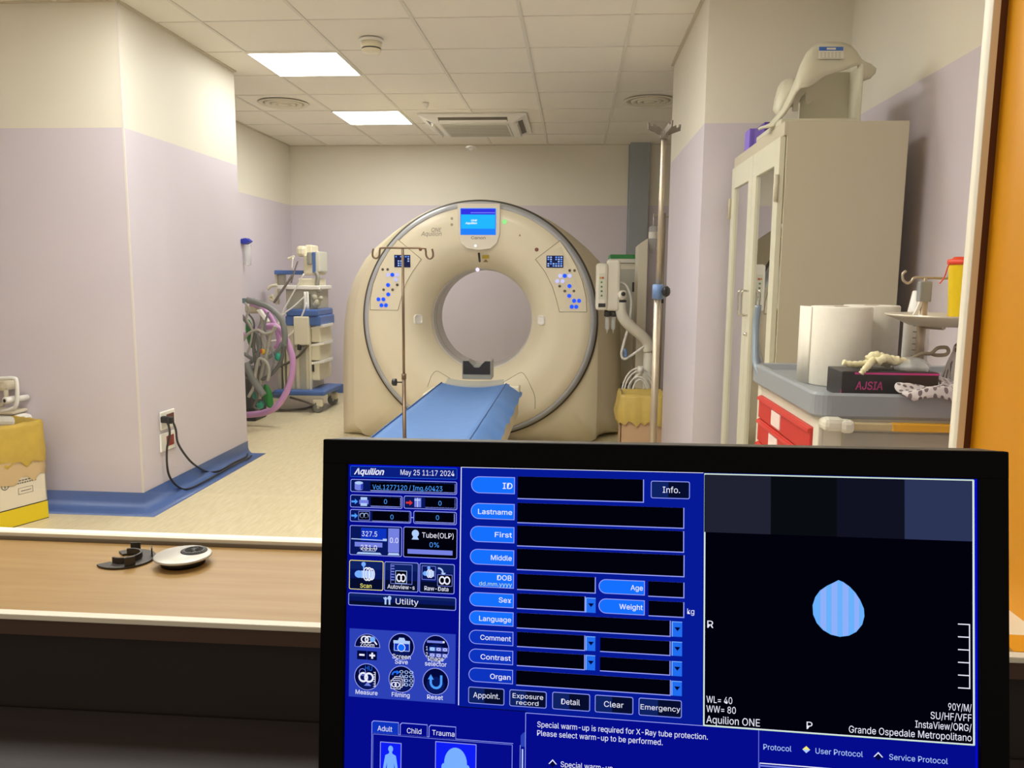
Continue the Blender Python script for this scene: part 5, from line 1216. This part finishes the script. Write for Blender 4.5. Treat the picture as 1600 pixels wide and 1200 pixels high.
def cdoor(y0, y1, hs):
    m = MB(); f_ = 0.075; z0, z1 = 0.10, CZ - 0.052
    for q_ in (((y0, z0), (y0 + f_, z1)), ((y1 - f_, z0), (y1, z1)), ((y0 + f_, z0), (y1 - f_, z0 + 0.09)), ((y0 + f_, z1 - 0.10), (y1 - f_, z1))): m.box((CX, q_[0][0], q_[0][1]), (CX + 0.020, q_[1][0], q_[1][1]), 0.0015)
    d = m.build('door', M_CAB, t)
    m = MB(); x = CX + 0.010; m.poly([(x, y0 + f_, z0 + 0.09), (x, y1 - f_, z0 + 0.09), (x, y1 - f_, z1 - 0.10), (x, y0 + f_, z1 - 0.10)]); m.build('door_glass', M_GLASS, d)
    yh_ = y0 if hs < 0 else y1
    for z in (1.66, 0.40):
        m = MB(); m.tube([(CX - 0.006, yh_, z - 0.05), (CX - 0.006, yh_, z + 0.05)], 0.008, 10); m.build('hinge', M_CABS, d)
    return d
d1 = cdoor(CYN + 0.012, YM - 0.002, -1); d2 = cdoor(YM + 0.002, CYF - 0.012, 1)
for d, yy in ((d1, YM - 0.035), (d2, YM + 0.035)):
    m = MB(); m.tube(spline([(CX, yy, 1.265), (CX - 0.026, yy, 1.262), (CX - 0.028, yy, 1.21), (CX - 0.026, yy, 1.162), (CX, yy, 1.158)], 6), 0.005, 8); m.build('handle', M_CHROME, d)
m = MB(); m.lathe([(0.009, 0), (0.008, -0.012), (0, -0.013)], (CX, YM - 0.035, 1.075), (1, 0, 0), 14); m.build('lock', M_CHROME, d1)
# things on the cabinet shelves
def inbox(x, y, z, sx, sy, sz, c, label, cat='box', name='supply_box', group=None):
    m = MB(); m.box((x, y, z), (x + sx, y + sy, z + sz), 0.003); tag(m.build(name, mat('box_%d_%d_%d' % c, c, 0.6)), label, cat, group)
inbox(CX + 0.10, 3.25, 1.215, 0.16, 0.18, 0.10, (222, 220, 212), 'white box on the middle cabinet shelf behind the near glass')
inbox(CX + 0.09, 3.46, 1.215, 0.16, 0.10, 0.14, (206, 210, 214), 'taller pale box beside the white box inside the cabinet')
inbox(CX + 0.09, 3.24, 0.875, 0.16, 0.14, 0.24, (232, 230, 226), 'white printed pack on the lower cabinet shelf behind the near glass')
inbox(CX + 0.08, 3.28, 0.515, 0.18, 0.20, 0.12, (196, 178, 140), 'tan box low in the cabinet behind the near glass')
inbox(CX + 0.10, 3.72, 1.215, 0.16, 0.22, 0.10, (190, 192, 188), 'grey box on the shelf behind the far glass door')
inbox(CX + 0.10, 3.70, 0.875, 0.16, 0.20, 0.18, (206, 200, 186), 'cream box on the lower shelf behind the far glass door')
m = MB(); m.lathe([(0.03, 0), (0.12, 0.004), (0.15, 0.05), (0.145, 0.05), (0.115, 0.012), (0, 0.010)], (CX + 0.21, 3.33, 1.318), n=26)
tag(m.build('kidney_bowl', mat('bowl_grey', (148, 150, 144), 0.4)), 'grey bowl on the white box inside the cabinet', 'bowl')
m = MB(); m.mi = 0
p = Vector((CX + 0.088, 3.26, 0.93))
for k in range(6): 
    z = 0.90 + 0.032 * k; m.box((CX + 0.0885, 3.262 + 0.01 * (k % 2), z), (CX + 0.0898, 3.34 - 0.012 * (k % 3), z + 0.012))
tag(m.build('pack_print', mat('ink_dark', (60, 58, 54), 0.7)), 'dark printed strip on the white pack inside the cabinet', 'label')
# moulded plastic seat on the cabinet
Z5 = lambda x, y: (1100 + x / 3.0, 40 + y / 3.0)
M_SEAT = mat('seat_plastic', (206, 200, 176), 0.42)
yS = 3.22
t = thing('moulded_head_support', 'moulded beige plastic support with white and blue sticker on top of the cabinet', 'plastic support', (0.95, 3.4, CZ))
a = at_y(*Z5(360, 437), yS); b = at_y(*Z5(740, 405), yS)
m = MB(); m.box((a.x, yS, CZ), (b.x, yS + 0.42, CZ + 0.024), 0.006); m.build('base_plate', M_SEAT, t)
m = MB(); c = at_y(*Z5(735, 175), yS); m.box((b.x - 0.012, yS + 0.005, CZ + 0.020), (b.x, yS + 0.41, c.z), 0.004); m.build('side_panel', M_SEAT, t)
e1 = at_y(*Z5(418, 300), yS + 0.24)
m = MB(); m.box((e1.x, yS + 0.13, CZ + 0.020), (b.x - 0.006, yS + 0.14, c.z + 0.0), 0.003); m.build('back_panel', M_SEAT, t)
UP = [(255, 520), (312, 468), (370, 400), (405, 330), (440, 250), (460, 190), (482, 138), (505, 112), (530, 98), (560, 88), (605, 86), (645, 90), (680, 103), (705, 128), (724, 162), (745, 178), (775, 190), (795, 212)]
LO = [(272, 530), (330, 480), (385, 412), (412, 370), (436, 318), (455, 296), (490, 288), (520, 270), (548, 248), (575, 236), (605, 226), (640, 214), (672, 204), (698, 194), (716, 188), (738, 262), (768, 250), (792, 225)]
DU = [.16, .13, .09, .05, .02, .015, 0.02, .03, .04, .045, .05, .055, .06, .07, .08, .10, .13, .15]
rings = []
for (u, l, d) in zip(UP, LO, DU):
    A = at_y(*Z5(*u), yS + d + 0.03); B = at_y(*Z5(*l), yS + d - 0.045); A.z = max(A.z, CZ + 0.012); B.z = max(B.z, CZ + 0.006)
    rings.append([A.lerp(B, k / 5) + Vector((0, -0.018 * math.sin(PI * k / 5), 0)) for k in range(6)])
def solidf(o):
    md = o.modifiers.new('thick', 'SOLIDIFY'); md.thickness = 0.010; md.offset = 1
m = MB(); m.loft(rings, closed=False, cap0=False, cap1=False); sh_ = m.build('curved_shell', M_SEAT, t, mod=solidf)
UP2 = [(320, 400), (330, 345), (345, 292), (362, 264), (382, 252), (412, 247), (440, 247)]; LO2 = [(345, 420), (360, 395), (378, 370), (395, 345), (408, 318), (425, 296), (440, 280)]
m = MB(); m.loft([[at_y(*Z5(*u), yS + 0.26).lerp(at_y(*Z5(*l), yS + 0.20), k / 3) for k in range(4)] for u, l in zip(UP2, LO2)], closed=False, cap0=False, cap1=False); m.build('rear_wing', M_SEAT, t, mod=solidf)
m = MB()
P = [at_y(*Z5(*q_), yS + 0.05) for q_ in ((418, 400), (420, 330), (440, 300), (480, 285), (530, 265), (530, 320), (515, 352), (490, 368), (482, 372), (480, 310), (455, 335), (440, 372), (440, 400))]
m.prism(P, (0, 0.012, 0)); m.build('carry_bracket', M_SEAT, t)
m = MB(); m.tube([at_y(*Z5(395, 372), yS + 0.10), at_y(*Z5(468, 326), yS + 0.14)], 0.014, 10); m.build('cross_bar', mat('bar_shade', (176, 170, 148), 0.45), t)
# sticker follows the shell
def shellpt(x, y):
    best = None
    for i in range(len(UP) - 1):
        x0, x1 = UP[i][0], UP[i + 1][0]
        if x0 <= x <= x1:
            f_ = (x - x0) / (x1 - x0); l = [LO[i][0] + (LO[i + 1][0] - LO[i][0]) * f_, LO[i][1] + (LO[i + 1][1] - LO[i][1]) * f_]; u = [x, UP[i][1] + (UP[i + 1][1] - UP[i][1]) * f_]
            d = DU[i] + (DU[i + 1] - DU[i]) * f_; g_ = (y - u[1]) / (l[1] - u[1])
            return at_y(*Z5(x, y), yS + d + 0.03 - 0.075 * g_ - 0.018 * math.sin(PI * g_) - 0.027)
m = MB()
def patch(mi, x0, y0, x1, y1, lift=0.0):
    m.mi = mi; n = 6
    m.loft([[shellpt(x0 + (x1 - x0) * i / n, y0 + (y1 - y0) * j / 3) + Vector((0, -lift, 0)) for j in range(4)] for i in range(n + 1)], closed=False, cap0=False, cap1=False, smooth=False)
patch(0, 537, 97, 655, 155); patch(1, 539, 99, 653, 118, 0.0006)
patch(0, 575, 104, 618, 113, 0.0012)
for k in range(4):
    for j in range(6): patch(2, 545 + 17 * j, 126 + 7 * k, 545 + 17 * j + 11, 128.5 + 7 * k, 0.0006)
m.build('sticker', [mat('sticker_white', (226, 222, 206), 0.5), mat('sticker_blue', (30, 96, 186), 0.5), mat('sticker_ink', (168, 162, 146), 0.6)], sh_)
# purple boxes on the cabinet
a = at_y(*Z5(212, 472), 3.72); b = at_y(*Z5(345, 560), 3.72)
m = MB(); m.box((0.80, 3.62, CZ), (1.02, 3.82, a.z), 0.003); tag(m.build('glove_carton', mat('deep_violet', (76, 40, 150), 0.5)), 'deep violet box on the cabinet top behind the plastic support', 'box')
m = MB(); m.box((0.785, 3.85, CZ), (0.95, 3.95, CZ + 0.10), 0.003); tag(m.build('glove_carton', mat('light_violet', (132, 104, 214), 0.5)), 'lighter violet box at the far end of the cabinet top', 'box')

# ------------------------------------------------------------------ red drawer cart
KX, KY0, KY1, KXB, KZ = 0.605, 1.985, 2.66, 1.25, 1.025
M_KW = mat('cart_white', (226, 220, 200), 0.4); M_KG = mat('cart_top_grey', (150, 154, 158), 0.38); M_RED = mat('drawer_red', (206, 40, 24), 0.38)
t = thing('medicine_cart', 'grey topped medical cart with red drawers by the window', 'medical cart', ((KX + KXB) / 2, (KY0 + KY1) / 2, 0))
m = MB(); m.box((KX + 0.012, KY0 + 0.012, 0.12), (KXB, KY1, KZ - 0.043), 0.004); m.build('body', M_KW, t)
m = MB()
def rrxy(x0, y0, x1, y1, r, z, n=6):
    P = []
    for cx, cy, a in ((x1 - r, y0 + r, -90), (x1 - r, y1 - r, 0), (x0 + r, y1 - r, 90), (x0 + r, y0 + r, 180)):
        for k in range(n + 1):
            tt = math.radians(a + 90 * k / n); P.append(Vector((cx + r * math.cos(tt), cy + r * math.sin(tt), z)))
    return P
e = 0.018
m.loft([rrxy(KX - e + 0.006, KY0 - e + 0.006, KXB + e - 0.006, KY1 + e - 0.006, 0.035, KZ - 0.044), rrxy(KX - e, KY0 - e, KXB + e, KY1 + e, 0.04, KZ - 0.036), rrxy(KX - e, KY0 - e, KXB + e, KY1 + e, 0.04, KZ + 0.013), rrxy(KX - e + 0.006, KY0 - e + 0.006, KXB + e - 0.006, KY1 + e - 0.006, 0.036, KZ + 0.019), rrxy(KX + 0.006, KY0 + 0.006, KXB - 0.006, KY1 - 0.006, 0.022, KZ + 0.017), rrxy(KX + 0.016, KY0 + 0.016, KXB - 0.016, KY1 - 0.016, 0.016, KZ)], smooth=False)
top_ = m.build('cart_top', M_KG, t)
P = [(KX - 0.006, KY1 - 0.10, KZ - 0.02), (KX - 0.012, KY1 - 0.02, KZ + 0.02), (KX - 0.006, KY1 + 0.03, KZ + 0.10), (KX - 0.002, KY1 + 0.05, KZ + 0.15), (KX + 0.004, KY1 + 0.055, KZ + 0.205)]
P = [tuple(Vector(p_)) for p_ in P]
m = MB(); m.tube(spline(P, 8), 0.011, 10); m.build('curved_tube', mat('tube_grey', (132, 146, 158), 0.35), t)  # short grey tube curving up at the far corner, free at its end
# face frame and drawers
m = MB()
m.box((KX + 0.004, KY0 + 0.012, 0.9465), (KX + 0.014, KY1 - 0.01, KZ - 0.042))
m.box((KX + 0.002, KY0 + 0.008, 0.12), (KX + 0.014, KY0 + 0.052, KZ - 0.042), 0.003); m.box((KX + 0.002, KY1 - 0.05, 0.12), (KX + 0.014, KY1 - 0.006, KZ - 0.042), 0.003)
m.build('face_frame', M_KW, t)
zt = 0.945
for k, h in enumerate((0.075, 0.075, 0.15, 0.15, 0.30)):
    m = MB(); m.box((KX - 0.004, KY0 + 0.055, zt - h + 0.004), (KX + 0.30, KY1 - 0.053, zt), 0.002)
    m.loft([[Vector((KX - 0.004, yy, zt - 0.002)), Vector((KX - 0.009, yy, zt - 0.004)), Vector((KX - 0.011, yy, zt - 0.012)), Vector((KX - 0.008, yy, zt - 0.013)), Vector((KX - 0.004, yy, zt - 0.010))] for yy in (KY0 + 0.056, KY1 - 0.054)], smooth=False)
    d = m.build('drawer', M_RED, t)
    y0 = (2.33, 2.35, 2.30, 2.3, 2.3)[k]; m = MB(); m.box((KX - 0.0065, y0, zt - h + 0.012), (KX - 0.003, y0 + 0.10, zt - 0.018)); m.build('paper_label', mat('label_pink', (236, 214, 206), 0.6), d)
    zt -= h
for x in (KX + 0.07, KXB - 0.08):
    for yy in (KY0 + 0.08, KY1 - 0.08):
        m = MB(); m.lathe([(0.02, -0.014), (0.05, -0.014), (0.05, 0.014), (0.02, 0.014)], (x, yy, 0.05), (1, 0, 0), 18); m.box((x - 0.02, yy - 0.02, 0.05), (x + 0.02, yy + 0.02, 0.125)); m.build('caster', M_BLACK, t)
# bumper rail on the near side
m = MB(); a = at_y(1292, 652, KY0 - 0.03); b = at_y(1318, 674, KY0 - 0.03); m.box((KX + 0.0, KY0 - 0.045, b.z), (b.x, KY0 + 0.014, a.z), 0.012); a2 = at_y(1312, 655, KY0 - 0.03); b2 = at_y(1332, 676, KY0 - 0.03); m.box((a2.x, KY0 - 0.05, b2.z), (b2.x, KY0 - 0.012, a2.z), 0.010); m.build('rail_bracket', M_KW, t)
zr = at_y(1400, 668, KY0 - 0.03).z
m = MB(); m.box((b2.x - 0.01, KY0 - 0.038, zr - 0.008), (KXB - 0.02, KY0 - 0.022, zr + 0.010), 0.003); sr_ = m.build('side_rail', mat('rail_tan', (196, 176, 130), 0.4), t)
m = MB(); xs_ = at_y(1392, 668, KY0 - 0.03).x; m.box((xs_, KY0 - 0.040, zr - 0.009), (KXB - 0.05, KY0 - 0.020, zr + 0.011), 0.003); m.build('rail_reflection', mat('reflection_yellow', (226, 166, 40), 0.4), sr_)['label'] = 'yellow reflection of the jamb painted on the rail'  # jamb mirrored in the rail, built as a solid yellow band
m = MB(); m.box((KXB - 0.05, KY0 - 0.05, zr - 0.02), (KXB - 0.01, KY0 + 0.014, zr + 0.02), 0.008); m.build('rail_bracket', M_KW, t)
z0 = at_y(1330, 636, KY0).z
m = MB(); m.box((KX + 0.06, KY0 + 0.002, zr + 0.028), (KXB - 0.03, KY0 + 0.014, KZ - 0.046), 0.003); m.build('side_drawer_panel', mat('cart_side', (202, 192, 164), 0.42), t)
m = MB(); m.box((KX + 0.06, KY0 + 0.002, 0.14), (KXB - 0.03, KY0 + 0.014, zr - 0.02), 0.003); m.build('side_panel', mat('cart_side2', (178, 172, 156), 0.42), t)
# accessory pole at the back of the cart with a hooked bar
py_ = 2.27
pp = at_y(1443, 470, py_)
m = MB(); hz = at_y(1440, 434, py_).z
m.tube([(pp.x, py_, KZ - 0.003), (pp.x, py_, hz - 0.055)], 0.0115, 12); po = m.build('accessory_pole', M_STEEL, t)
m = MB(); m.box((pp.x - 0.016, py_ - 0.012, hz - 0.065), (pp.x + 0.016, py_ + 0.012, hz - 0.010), 0.003); m.build('pole_sleeve', M_GREYP, po)
m = MB(); m.tube([(pp.x, py_, hz - 0.02), (pp.x, py_, hz)], 0.005, 8)
hk = [(pp.x + 0.22, py_, hz - 0.004), (pp.x, py_, hz), (pp.x - 0.028, py_, hz), (pp.x - 0.036, py_, hz - 0.010), (pp.x - 0.046, py_, hz - 0.015), (pp.x - 0.058, py_, hz - 0.006), (pp.x - 0.060, py_, hz + 0.010), (pp.x - 0.052, py_, hz + 0.018)]
m.tube(spline(hk, 6), 0.0036, 8); m.build('hook_bar', M_STEEL, po)
m = MB(); s_ = [at_y(*q_, py_ - 0.01) for q_ in ((1441, 460), (1437, 472), (1432, 484), (1427, 492), (1432, 492), (1440, 478), (1444, 462))]
m.prism(s_, (0, 0.008, 0)); m.build('tag_strip', M_WHITE, po)
# tray on the pole
ty = 2.20; tcx, tcz = at_y(1476, 497, ty).x, at_y(1476, 497, ty).z
t = thing('instrument_tray', 'round shallow metal tray on the cart pole above the dotted cloth', 'tray', (tcx, ty, tcz - 0.02))
m = MB(); m.lathe([(0.0, -0.022), (0.085, -0.020), (0.115, -0.006), (0.142, 0.004), (0.146, 0.010), (0.138, 0.008), (0.110, 0.0), (0.08, -0.012), (0.0, -0.014)], (tcx, ty, tcz), n=44); m.build('dish', mat('tray_metal', (232, 222, 198), 0.3, metal=0.35), t)
m = MB(); m.tube([(pp.x, py_ - 0.012, tcz - 0.024), (tcx, ty, tcz - 0.024)], 0.008, 8); m.build('support_arm', M_STEEL, t)
for dx, dy in ((-0.09, -0.03), (-0.06, 0.04), (-0.03, -0.07)):
    m = MB(); m.lathe([(0.004, 0), (0.003, 0.004), (0, 0.0045)], (tcx + dx, ty + dy, tcz - 0.006), n=10); m.build('rivet', M_STEELD, t)
m = MB(); a = Vector((tcx - 0.118, ty - 0.05, tcz + 0.000)); m.box(a, a + Vector((0.035, 0.022, 0.008)), 0.003)
tag(m.build('clip', M_DARK), 'small dark clip lying on the left rim of the metal tray', 'clip')
# sharps container
sx = at_y(1509, 450, 2.19).x; z0 = tcz - 0.013; z1 = at_y(1500, 413, 2.19).z; 
t = thing('sharps_container', 'yellow sharps container with red lid standing on the metal tray', 'container', (sx, 2.19, z0))
m = MB(); m.lathe([(0.034, 0), (0.036, 0.002), (0.0445, z1 - z0), (0.0445, z1 - z0 + 0.004)], (sx, 2.19, z0), n=36); m.build('tub', mat('sharps_yellow', (238, 204, 12), 0.4), t)
m = MB(); m.lathe([(0.047, z1 - z0 - 0.001), (0.048, z1 - z0 + 0.003), (0.048, z1 - z0 + 0.012), (0.036, z1 - z0 + 0.015), (0.034, z1 - z0 + 0.019), (0, z1 - z0 + 0.02)], (sx, 2.19, z0), n=36); ld = m.build('lid', mat('lid_red', (226, 62, 34), 0.4), t)
P = [at_y(*q_, 2.17) for q_ in ((1484, 410), (1480, 420), (1476, 432), (1470, 441), (1468, 443))]
m = MB(); m.tube(spline(P, 5), 0.0018, 6); m.build('lid_strap', mat('lid_red', (226, 62, 34), 0.4), ld)
# paper rolls
M_PAPER = mat('paper_white', (240, 234, 218), 0.8, noise=0.02, nscale=60, bump=0.05)
def roll(cx, cy, r, h, label, loose):
    t = thing('paper_roll', label, 'paper roll', (cx, cy, KZ), 'paper towel rolls on the cart')
    m = MB(); m.lathe([(0.020, 0.001), (r - 0.002, 0.001), (r, 0.004), (r, h - 0.004), (r - 0.003, h), (0.021, h), (0.021, h - 0.03)], (cx, cy, KZ), n=56, cap0=False); m.build('paper', M_PAPER, t)
    m = MB(); m.lathe([(0.021, h + 0.0005), (0.0185, h + 0.0005), (0.0185, 0.002)], (cx, cy, KZ), n=24, cap0=False, cap1=False); m.build('core', mat('card_core', (176, 140, 96), 0.8), t)
    if loose:
        m = MB(); P = [(cx - r * math.sin(a), cy - r * math.cos(a)) for a in [1.25 + 0.1 * k for k in range(5)]]; P = [(cx - 0.098, cy + 0.05), (cx - 0.091, cy + 0.025)] + [(cx - 0.0835, cy + 0.002), (cx - 0.0825, cy - 0.010)]
        m.loft([[Vector((p_[0], p_[1], KZ + 0.001)), Vector((p_[0], p_[1], KZ + h - 0.001))] for p_ in P], closed=False, cap0=False, cap1=False); m.build('loose_sheet', M_PAPER, t, mod=lambda o: setattr(o.modifiers.new('thick', 'SOLIDIFY'), 'thickness', 0.0012))
a = at_z(1305, 606, KZ)
roll(a.x + 0.030, a.y + 0.082, 0.082, at_y(1305, 480, a.y).z - KZ, 'white paper roll at the front of the cart top beside the black glove box', True)
roll(a.x + 0.155, a.y + 0.205, 0.078, at_y(1350, 478, a.y + 0.13).z - KZ, 'white paper roll standing behind the front roll', False)
# white bottle
bx, by = 1.02, 2.47
t = thing('spray_bottle', 'white plastic bottle with tapered cap behind the paper rolls', 'bottle', (bx, by, KZ))
zs = at_y(1400, 490, by).z - KZ; zc_ = at_y(1400, 455, by).z - KZ
m = MB(); m.lathe([(0.034, 0.001), (0.036, 0.005), (0.036, zs - 0.02), (0.030, zs), (0.026, zs + 0.002)], (bx, by, KZ), n=28); m.build('bottle_body', M_WHITE, t)
m = MB(); m.lathe([(0.029, zs + 0.002), (0.028, zs + 0.004), (0.018, zc_), (0.015, zc_ + 0.002), (0, zc_ + 0.002)], (bx, by, KZ), n=28); m.build('cap', M_WHITE, t)
m = MB()
for k in range(7):
    z = KZ + 0.05 + 0.018 * k; a0 = -2.2; a1 = -2.2 + 0.35 * (1 + (k * 7 % 5) / 3)
    m.loft([[Vector((bx + 0.0363 * math.cos(a), by + 0.0363 * math.sin(a), z_)) for z_ in (z, z + 0.004)] for a in [a0 + (a1 - a0) * i / 6 for i in range(7)]], closed=False, cap0=False, cap1=False)
m.build('print', mat('print_pale', (176, 172, 166), 0.7), t)
# glove box
gy0 = 2.035; a = at_y(1317, 575, gy0); b = at_y(1466, 610, gy0)
GL, GR, GH_ = a.x, b.x, 0.066
t = thing('glove_box', 'black glove box with pink line and pink lettering on the cart top', 'glove box', ((GL + GR) / 2, gy0 + 0.06, KZ))
m = MB(); m.box((GL, gy0, KZ + 0.001), (GR, gy0 + 0.12, KZ + GH_), 0.003)
m.build('carton', mat('box_black', (34, 30, 32), 0.35), t)
m = MB(); m.box((GL + 0.03, gy0 - 0.0008, KZ + GH_ - 0.007), (GR, gy0 + 0.001, KZ + GH_ - 0.002)); m.box((GL - 0.0006, gy0 + 0.002, KZ + 0.001), (GL + 0.001, gy0 + 0.004, KZ + 0.02))
lettering(m, 'AJSIA', (GL + 0.033, gy0 - 0.0008, KZ + 0.021), (1, 0, 0), (0, 0, 1), 0.066, 0.020, 0.12, 0.01)
m.build('pink_print', mat('print_pink', (214, 60, 140), 0.5), t)
m = MB(); m.box((GL + 0.06, gy0 + 0.03, KZ + GH_ - 0.001), (GR - 0.05, gy0 + 0.09, KZ + GH_ + 0.0006)); m.build('opening', M_DARK, t)
# crumpled glove
m = MB(); rnd = random.Random(9)
def finger(pts, r):
    Q = spline([at_y(*q_[:2], gy0 + q_[2]) for q_ in pts], 6); n = len(Q)
    m.tube(Q, [r[0] + (r[1] - r[0]) * i / (n - 1) + 0.0012 * math.sin(i * 1.7) for i in range(n)], 10)
finger(((1317, 566, .03), (1330, 569, .03), (1345, 569, .04), (1358, 567, .05)), (0.007, 0.009))
finger(((1345, 584, -.005), (1350, 578, -.006), (1356, 572, 0.004), (1362, 565, .03), (1370, 560, .05)), (0.006, 0.010))
finger(((1356, 563, .05), (1366, 556, .05), (1376, 558, .05), (1390, 562, .05), (1404, 564, .05)), (0.012, 0.012))
finger(((1370, 566, .03), (1384, 560, .03), (1396, 566, .04), (1410, 563, .05), (1421, 566, .05)), (0.011, 0.006))
finger(((1356, 566, .06), (1368, 560, .07), (1380, 566, .07), (1392, 569, .06)), (0.011, 0.010))
tag(m.build('rubber_glove', mat('latex_cream', (240, 230, 184), 0.5)), 'crumpled cream rubber glove pulled out on the black glove box', 'glove')
# dotted cloth
def dots(name, base, dot_c):
    mm = bpy.data.materials.new(name); mm.use_nodes = True; nt = mm.node_tree; b_ = nt.nodes['Principled BSDF']; N = nt.nodes.new; L = nt.links.new
    g = N('ShaderNodeTexCoord'); mp = N('ShaderNodeMapping'); mp.inputs['Scale'].default_value = (12, 20, 1); vo = N('ShaderNodeTexVoronoi'); vo.voronoi_dimensions = '2D'; vo.inputs['Randomness'].default_value = 0.5
    L(g.outputs['Object'], mp.inputs[0]); L(mp.outputs[0], vo.inputs['Vector']); lt = N('ShaderNodeMath'); lt.operation = 'LESS_THAN'; lt.inputs[1].default_value = 0.29
    L(vo.outputs['Distance'], lt.inputs[0]); mx = N('ShaderNodeMix'); mx.data_type = 'RGBA'; mx.inputs[6].default_value = (*lin(base), 1); mx.inputs[7].default_value = (*lin(dot_c), 1)
    L(lt.outputs[0], mx.inputs[0]); L(mx.outputs[2], b_.inputs['Base Color']); b_.inputs['Roughness'].default_value = 0.6
    return mm
M_DOT = dots('dotted_fabric', (212, 204, 200), (112, 100, 104))
m = MB(); n = 22
gx0, gx1 = at_y(1412, 612, 2.0).x, 1.20
rows = []
for j in range(n + 1):
    v = j / n; row = []
    for i in range(n + 1):
        u = i / n; x = gx0 + (gx1 - gx0) * u + 0.03 * (1 - u) * math.sin(3 + 5 * v); sm = min(1.0, max(0.0, (x - GR - 0.004) / 0.03)); yy = 1.955 + (0.070 + 0.13 * sm) * v - 0.006 * math.sin(4 * u)
        z = KZ + 0.026 + 0.012 * abs(math.sin(7 * u + 3 * v)) + 0.008 * math.sin(13 * u - 9 * v)
        if v < 0.16: 
            z -= 0.075 * (0.16 - v) / 0.16 * (0.25 + 0.75 * u); yy = 1.958 - 0.010 * (0.16 - v) / 0.16 - 0.003 * math.sin(9 * u)
        row.append(Vector((x, yy, z)))
    rows.append(row)
m.loft(rows, closed=False, cap0=False, cap1=False)
tag(m.build('dotted_cloth', M_DOT, mod=lambda o: setattr(o.modifiers.new('thick', 'SOLIDIFY'), 'thickness', 0.002)), 'pale cloth with dark dots lying over the near edge of the cart', 'cloth')
m = MB(); rings = []; c = Vector((1.09, 2.235, KZ)); rnd = random.Random(2)
for k, (h, rx, ry) in enumerate(((0.003, .075, .035), (0.03, .085, .045), (0.07, .08, .042), (0.10, .07, .034), (0.118, .062, .026), (0.120, .055, .020), (0.06, .05, .02))):
    rings.append([c + Vector((rx * math.cos(a) * (1 + 0.10 * math.sin(5 * a + k)), ry * math.sin(a) * (1 + 0.1 * math.sin(7 * a + 2 * k)), h + (0.010 * math.sin(3 * a) if k > 2 else 0))) for a in [2 * PI * i / 28 for i in range(28)]])
m.loft(rings, cap1=True); tag(m.build('dotted_bag', M_DOT), 'upright crumpled pale bag with dark dots under the metal tray', 'bag')
m = MB(); y_ = 2.20; P = [at_y(*q_, y_) for q_ in ((1424, 560), (1440, 553), (1455, 552), (1465, 544), (1478, 543), (1482, 548), (1478, 554), (1464, 555), (1456, 553))]
for p_ in P: p_.z += 0.0
m.tube(spline(P, 6), 0.005, 8)
a = at_y(1424, 560, y_); m.tube([a, (a.x - 0.01, y_ + 0.02, KZ + GH_ + 0.004), (a.x - 0.02, y_ + 0.03, KZ + GH_ + 0.004)], 0.005, 8)
tag(m.build('loop_clamp', mat('smoky_plastic', (150, 140, 118), 0.3)), 'grey loop-handled clamp resting on the glove box end', 'clamp')
m = MB()
a = at_y(1418, 568, gy0 + 0.06); rnd = random.Random(4); rings = []
for k, (h, s_) in enumerate(((0.0015, 1.0), (0.012, 1.05), (0.024, 0.8), (0.032, 0.3))):
    rings.append([Vector((GR - 0.045 + 0.042 * s_ * math.cos(t_) * (1 + 0.15 * math.sin(4 * t_ + k)), gy0 + 0.06 + 0.05 * s_ * math.sin(t_) * (1 + 0.15 * math.sin(5 * t_)), KZ + GH_ + h)) for t_ in [2 * PI * i / 22 for i in range(22)]])
m.loft(rings); tag(m.build('plastic_wrapper', M_CLEAR), 'crumpled clear wrapper on the right end of the glove box', 'wrapper')
